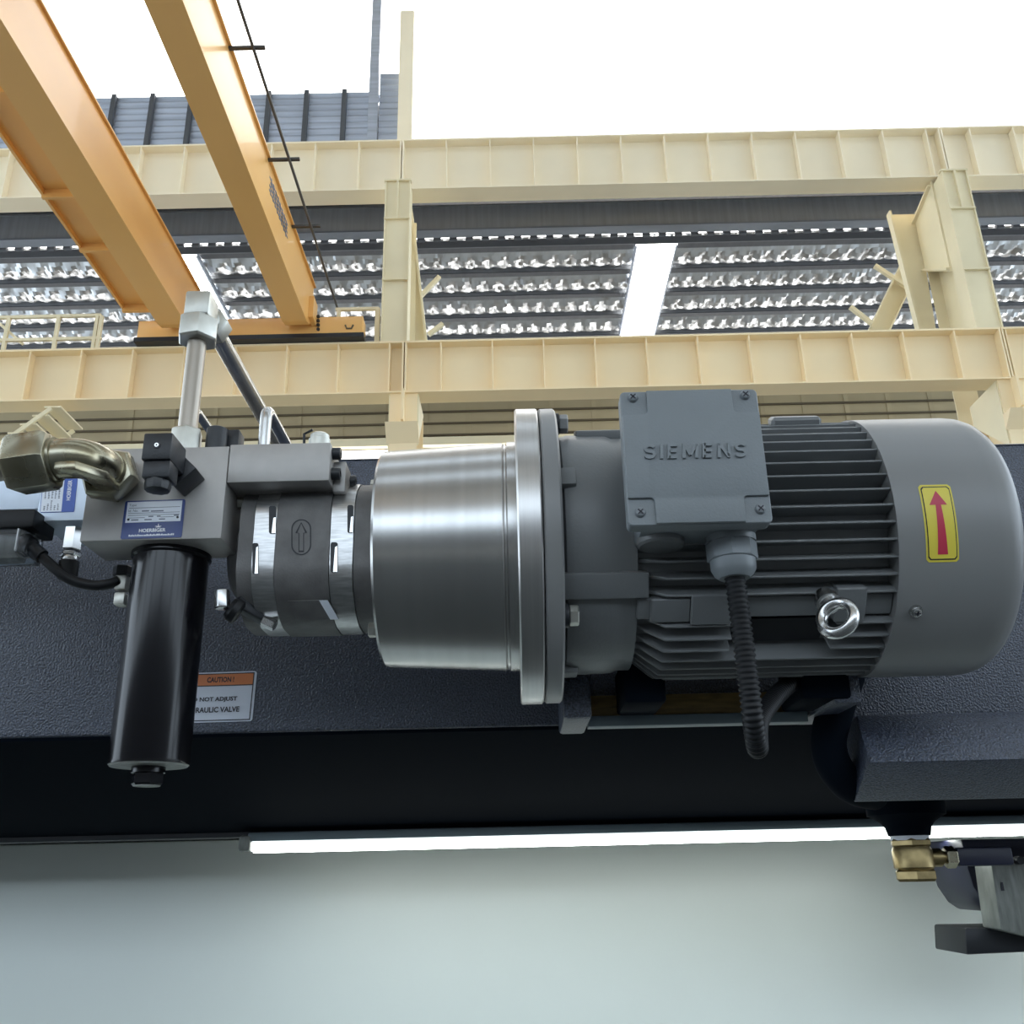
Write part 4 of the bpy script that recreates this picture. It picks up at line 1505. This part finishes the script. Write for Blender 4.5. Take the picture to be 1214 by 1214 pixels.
obj('socket_body', B().obox(c2, Vector((1, 0, 1)).normalized() * dg_ * .95, (0, .0145, 0), Vector((1, 0, -1)).normalized() * dg_ * 1.1), 'black', pc, bevel=.0015)

# ---- upright tube and elbow
TY = .875
tb0 = at(222, 520, TY)
tb1 = at(234, 396, TY)
txx = (tb0.x + tb1.x) / 2
ut = thing('pressure_tube', 'upright steel tube with an angle fitting and a long tube running back', 'tube', (txx, TY, bz1))
trd = .0097
obj('base_nut', B().hexn((txx, TY, bz1), (txx, TY, at(222, 510.5, TY).z), .0160, .2), 'zinc_white', ut, bevel=.0005)
zn0, zn1, zn2 = at(236, 406, TY).z, at(237, 380, TY).z, at(240, 352, TY).z
obj('upright', B().cyl((txx, TY, bz1 + .01), (txx, TY, zn0 + .004), trd, 24), 'tube', ut)
obj('hex_nut', B().hexn((txx, TY, zn0), (txx, TY, zn1), .0215, .32, .1), 'zinc_white', ut, bevel=.0006)
obj('angle_body', B().box(txx - .0135, txx + .0135, TY - .0135, TY + .018, zn1, zn2), 'zinc_white', ut, bevel=.003)
zr_ = (zn1 + zn2) / 2
obj('thread', B().lathe((txx + .002, TY + .016, zr_), (0, 1, 0), [(k * .0012, .0105 if k % 2 else .0118) for k in range(9)], 20), 'zinc_white', ut)
obj('hex_nut', B().hexn((txx + .002, TY + .024, zr_), (txx + .002, TY + .046, zr_), .0195, .5, .1), 'zinc_white', ut, bevel=.0006)
obj('long_tube', B().cyl((txx + .002, TY + .04, zr_), (txx + .002, 1.9, zr_), .0098, 20), 'steel', ut)


def bent(name, px_, py0, py1, Y, r, label, back=.16):
    a = at(px_, py0, Y)
    tp = at(px_ + (px_ - 539) * (py1 - py0) / 2900, py1, Y)
    o = obj(name, B().tube(fillet([(a.x, Y, az1), (a.x, Y, tp.z), (a.x, Y + back, tp.z - .0)], .014, 10), r, 16), 'steel')
    return tag(o, label, 'tube', 'bent steel tubes')


bent('bent_tube', 313, 525, 484, .885, .0060, 'bright steel tube bent back over the adapter block, right of the long tube')
bent('bent_tube', 226, 525, 484, .925, .0049, 'thin bright steel tube bent back behind the upright tube')
kb = thing('coil_box', 'black coil box with a rounded front on top of the valve block', 'box', (at(270, 528, .89).x, .89, bz1))
kx0, kx1 = at(247, 520, .885).x, at(283, 520, .885).x
kz = at(265, 509, .885).z
obj('body', B().box(kx0, kx1, .885, .905, bz1, kz), 'black', kb, bevel=.0015)
kc = (kx0 + kx1) / 2 - .004
obj('round_front', B().lathe((kc, .876, bz1), (0, 0, 1), [(0, .0105), (kz - bz1 - .005, .0105), (kz - bz1 - .004, .009)], 24), 'black', kb)

# ---- second block at far left
Y2 = .905
lb = thing('side_block', 'pale bluish alloy block with an upright nameplate at the far left', 'valve block', tuple(at(40, 618, Y2)))
xa, xb = at(43, 612, Y2).x, at(130, 612, Y2).x
zt_ = at(60, 535, Y2).z
zb1 = at(60, 617.5, Y2).z
zb2 = at(20, 604, Y2).z
obj('body', B().box(xa, xb, Y2, .985, zb1, zt_), 'block_blue', lb, bevel=.001)
obj('body_step', B().box(xa - .3, xa + .0002, Y2, .985, zb2, zt_), 'block_blue', lb, bevel=.001)
npl, sub2 = nameplate(lb, [(47.5, 608), (88, 607), (52.5, 560), (93, 559)], Y2, True)
obj('white_field', flat(sub2(.02, .63, .01, .99, .0008), SQ, .0003), 'plate', npl)
random.seed(5)
for j in range(5):
    u0 = .10 + j * .10
    for (v0, v1) in ((.05, .16 + .05 * (j % 3)), (.33, .62 - .07 * (j % 2))):
        b_ = B()
        v_ = v0
        while v_ < v1:
            w_ = random.uniform(.015, .03)
            q = sub2(u0, u0 + random.uniform(.03, .05), v_, v_ + w_, .0012)
            b_.poly([q(a, b2, 0) for a, b2 in SQ])
            v_ += w_ + .012
        obj('small_print', b_, 'greyink', npl)
s3 = sub2(.74, .86, .28, .78, .0010)
text_obj('printed_name', 'HOERBIGER', lambda u_, v_, w_: s3(1 - v_, u_, 0), 'white', npl, .02)

# sensor fitting under the side block
sx_ = at(86, 640, .915)
sf = thing('sensor_fitting', 'small bright hex fitting with a black knurled cap under the side block', 'fitting', (sx_.x, .915, at(86, 690, .915).z))
def zpx(y):
    return at(86, y, .915).z
xx_ = sx_.x
obj('hex_body', B().hexn((xx_, .915, zpx(626)), (xx_, .915, zpx(653)), .0095, .52), 'steel', sf)
obj('ring_nut', B().hexn((xx_, .915, zpx(655)), (xx_, .915, zpx(660)), .0100, .3), 'steel', sf)
obj('ring', B().lathe((xx_, .915, zpx(660)), (0, 0, -1), [(0, .0078), (.004, .009), (.0055, .0085)], 20), 'steel', sf)
obj('knurled_cap', B().lathe((xx_, .915, zpx(666)), (0, 0, -1), [(0, .0098), (.0165, .0102), (.018, .0085), (.0185, 0)], 14), 'rubber', sf)

# clear plug and its cable
cpg = thing('clear_plug', 'clear plastic cable plug with a black gasket top at the far left', 'connector', tuple(at(10, 660, .885)))
Y3 = .885
a, d_ = at(43, 607, Y3), at(-60, 626, Y3)
obj('gasket_top', B().box(d_.x, at(41, 610, Y3).x, Y3, .93, at(20, 625, Y3).z, at(20, 603.5, Y3).z), 'rubber', cpg, bevel=.002)
obj('clear_body', B().box(d_.x, at(26, 640, Y3).x, Y3 + .003, .93, at(15, 656, Y3).z, at(15, 625, Y3).z), 'clear', cpg, bevel=.003)
obj('inner_core', B().box(d_.x, at(12, 640, Y3).x, Y3 + .015, .92, at(15, 655, Y3).z, at(15, 628, Y3).z), 'blocksteel', cpg, bevel=.002)
obj('edge_strip', B().box(at(18, 640, Y3).x, at(19.5, 640, Y3).x, Y3 + .001, Y3 + .004, at(15, 652, Y3).z, at(15, 626, Y3).z), 'white', cpg)
p, q = at(27, 642, .905), at(50, 660, .905)
obj('cable_gland', B().lathe(p, q - p, [(0, .009), (.004, .010), (.012, .010), (.014, .008), ((q - p).length, .0075)], 12), 'dark', cpg)
cb = spline([at(36, 648, .905), at(52, 662, .905), at(70, 678, .905), at(88, 689, .908), (at(112, 694, .91)), at(130, 692, .91), at(141, 688, .912)], 8)
tag(obj('sensor_cable', B().tube(cb, .0052, 14), 'rubber'), 'black sensor cable drooping from the clear plug to the filter side', 'cable')
sfx = thing('side_fitting', 'small pale metal plug fitting at the left side of the black filter', 'fitting', tuple(at(145, 720, .91)))
a = at(147, 672, .915)
obj('dark_nut', B().hexn(a, a + Vector((0, 0, -.010)), .010, .3), 'dark', sfx)
a = at(146, 680, .915)
obj('upper_plug', B().box(a.x - .0055, a.x + .0055, .910, .924, at(146, 700, .915).z, a.z), 'zinc_white', sfx, bevel=.0012)
a = at(144, 703, .915)
obj('lower_plug', B().box(a.x - .0055, a.x + .0055, .910, .924, at(146, 718, .915).z, a.z), 'zinc_white', sfx, bevel=.002)

# ---- caution sticker on the frame
c4 = [(193, 858), (299, 855), (198, 799), (305, 795.5)]
cs = thing('caution_sticker', 'white caution sticker with an orange header beside the black filter', 'sticker', tuple(at(250, 857, YM)))
base = quad_fn(*[at(*c, YM) for c in c4])
obj('sheet', flat(base, rrect(.03, 1.7), .0006), 'sticker', cs)


def s4(u0, u1, v0, v1, lift):
    return lambda u_, v_, w_: base(u0 + (u1 - u0) * u_, v0 + (v1 - v0) * v_, 0) + Vector((0, -lift, 0))


for (u0, u1, v0, v1) in ((.025, .975, .025, .045), (.025, .975, .955, .975), (.025, .036, .025, .975), (.964, .975, .025, .975), (.036, .964, .715, .735)):
    obj('border_line', flat(s4(u0, u1, v0, v1, .0006), SQ, .0002), 'ink', cs)
obj('orange_header', flat(s4(.036, .964, .735, .955, .0006), SQ, .0002), 'orange', cs)
text_obj('printed_words', 'CAUTION !', s4(.455, .755, .79, .90, .0010), 'ink', cs, .03)
text_obj('printed_words', 'DO NOT ADJUST', s4(.26, .81, .39, .50, .0010), 'ink', cs, .03)
text_obj('printed_words', 'HYDRAULIC VALVE', s4(.205, .845, .19, .30, .0010), 'ink', cs, .03)
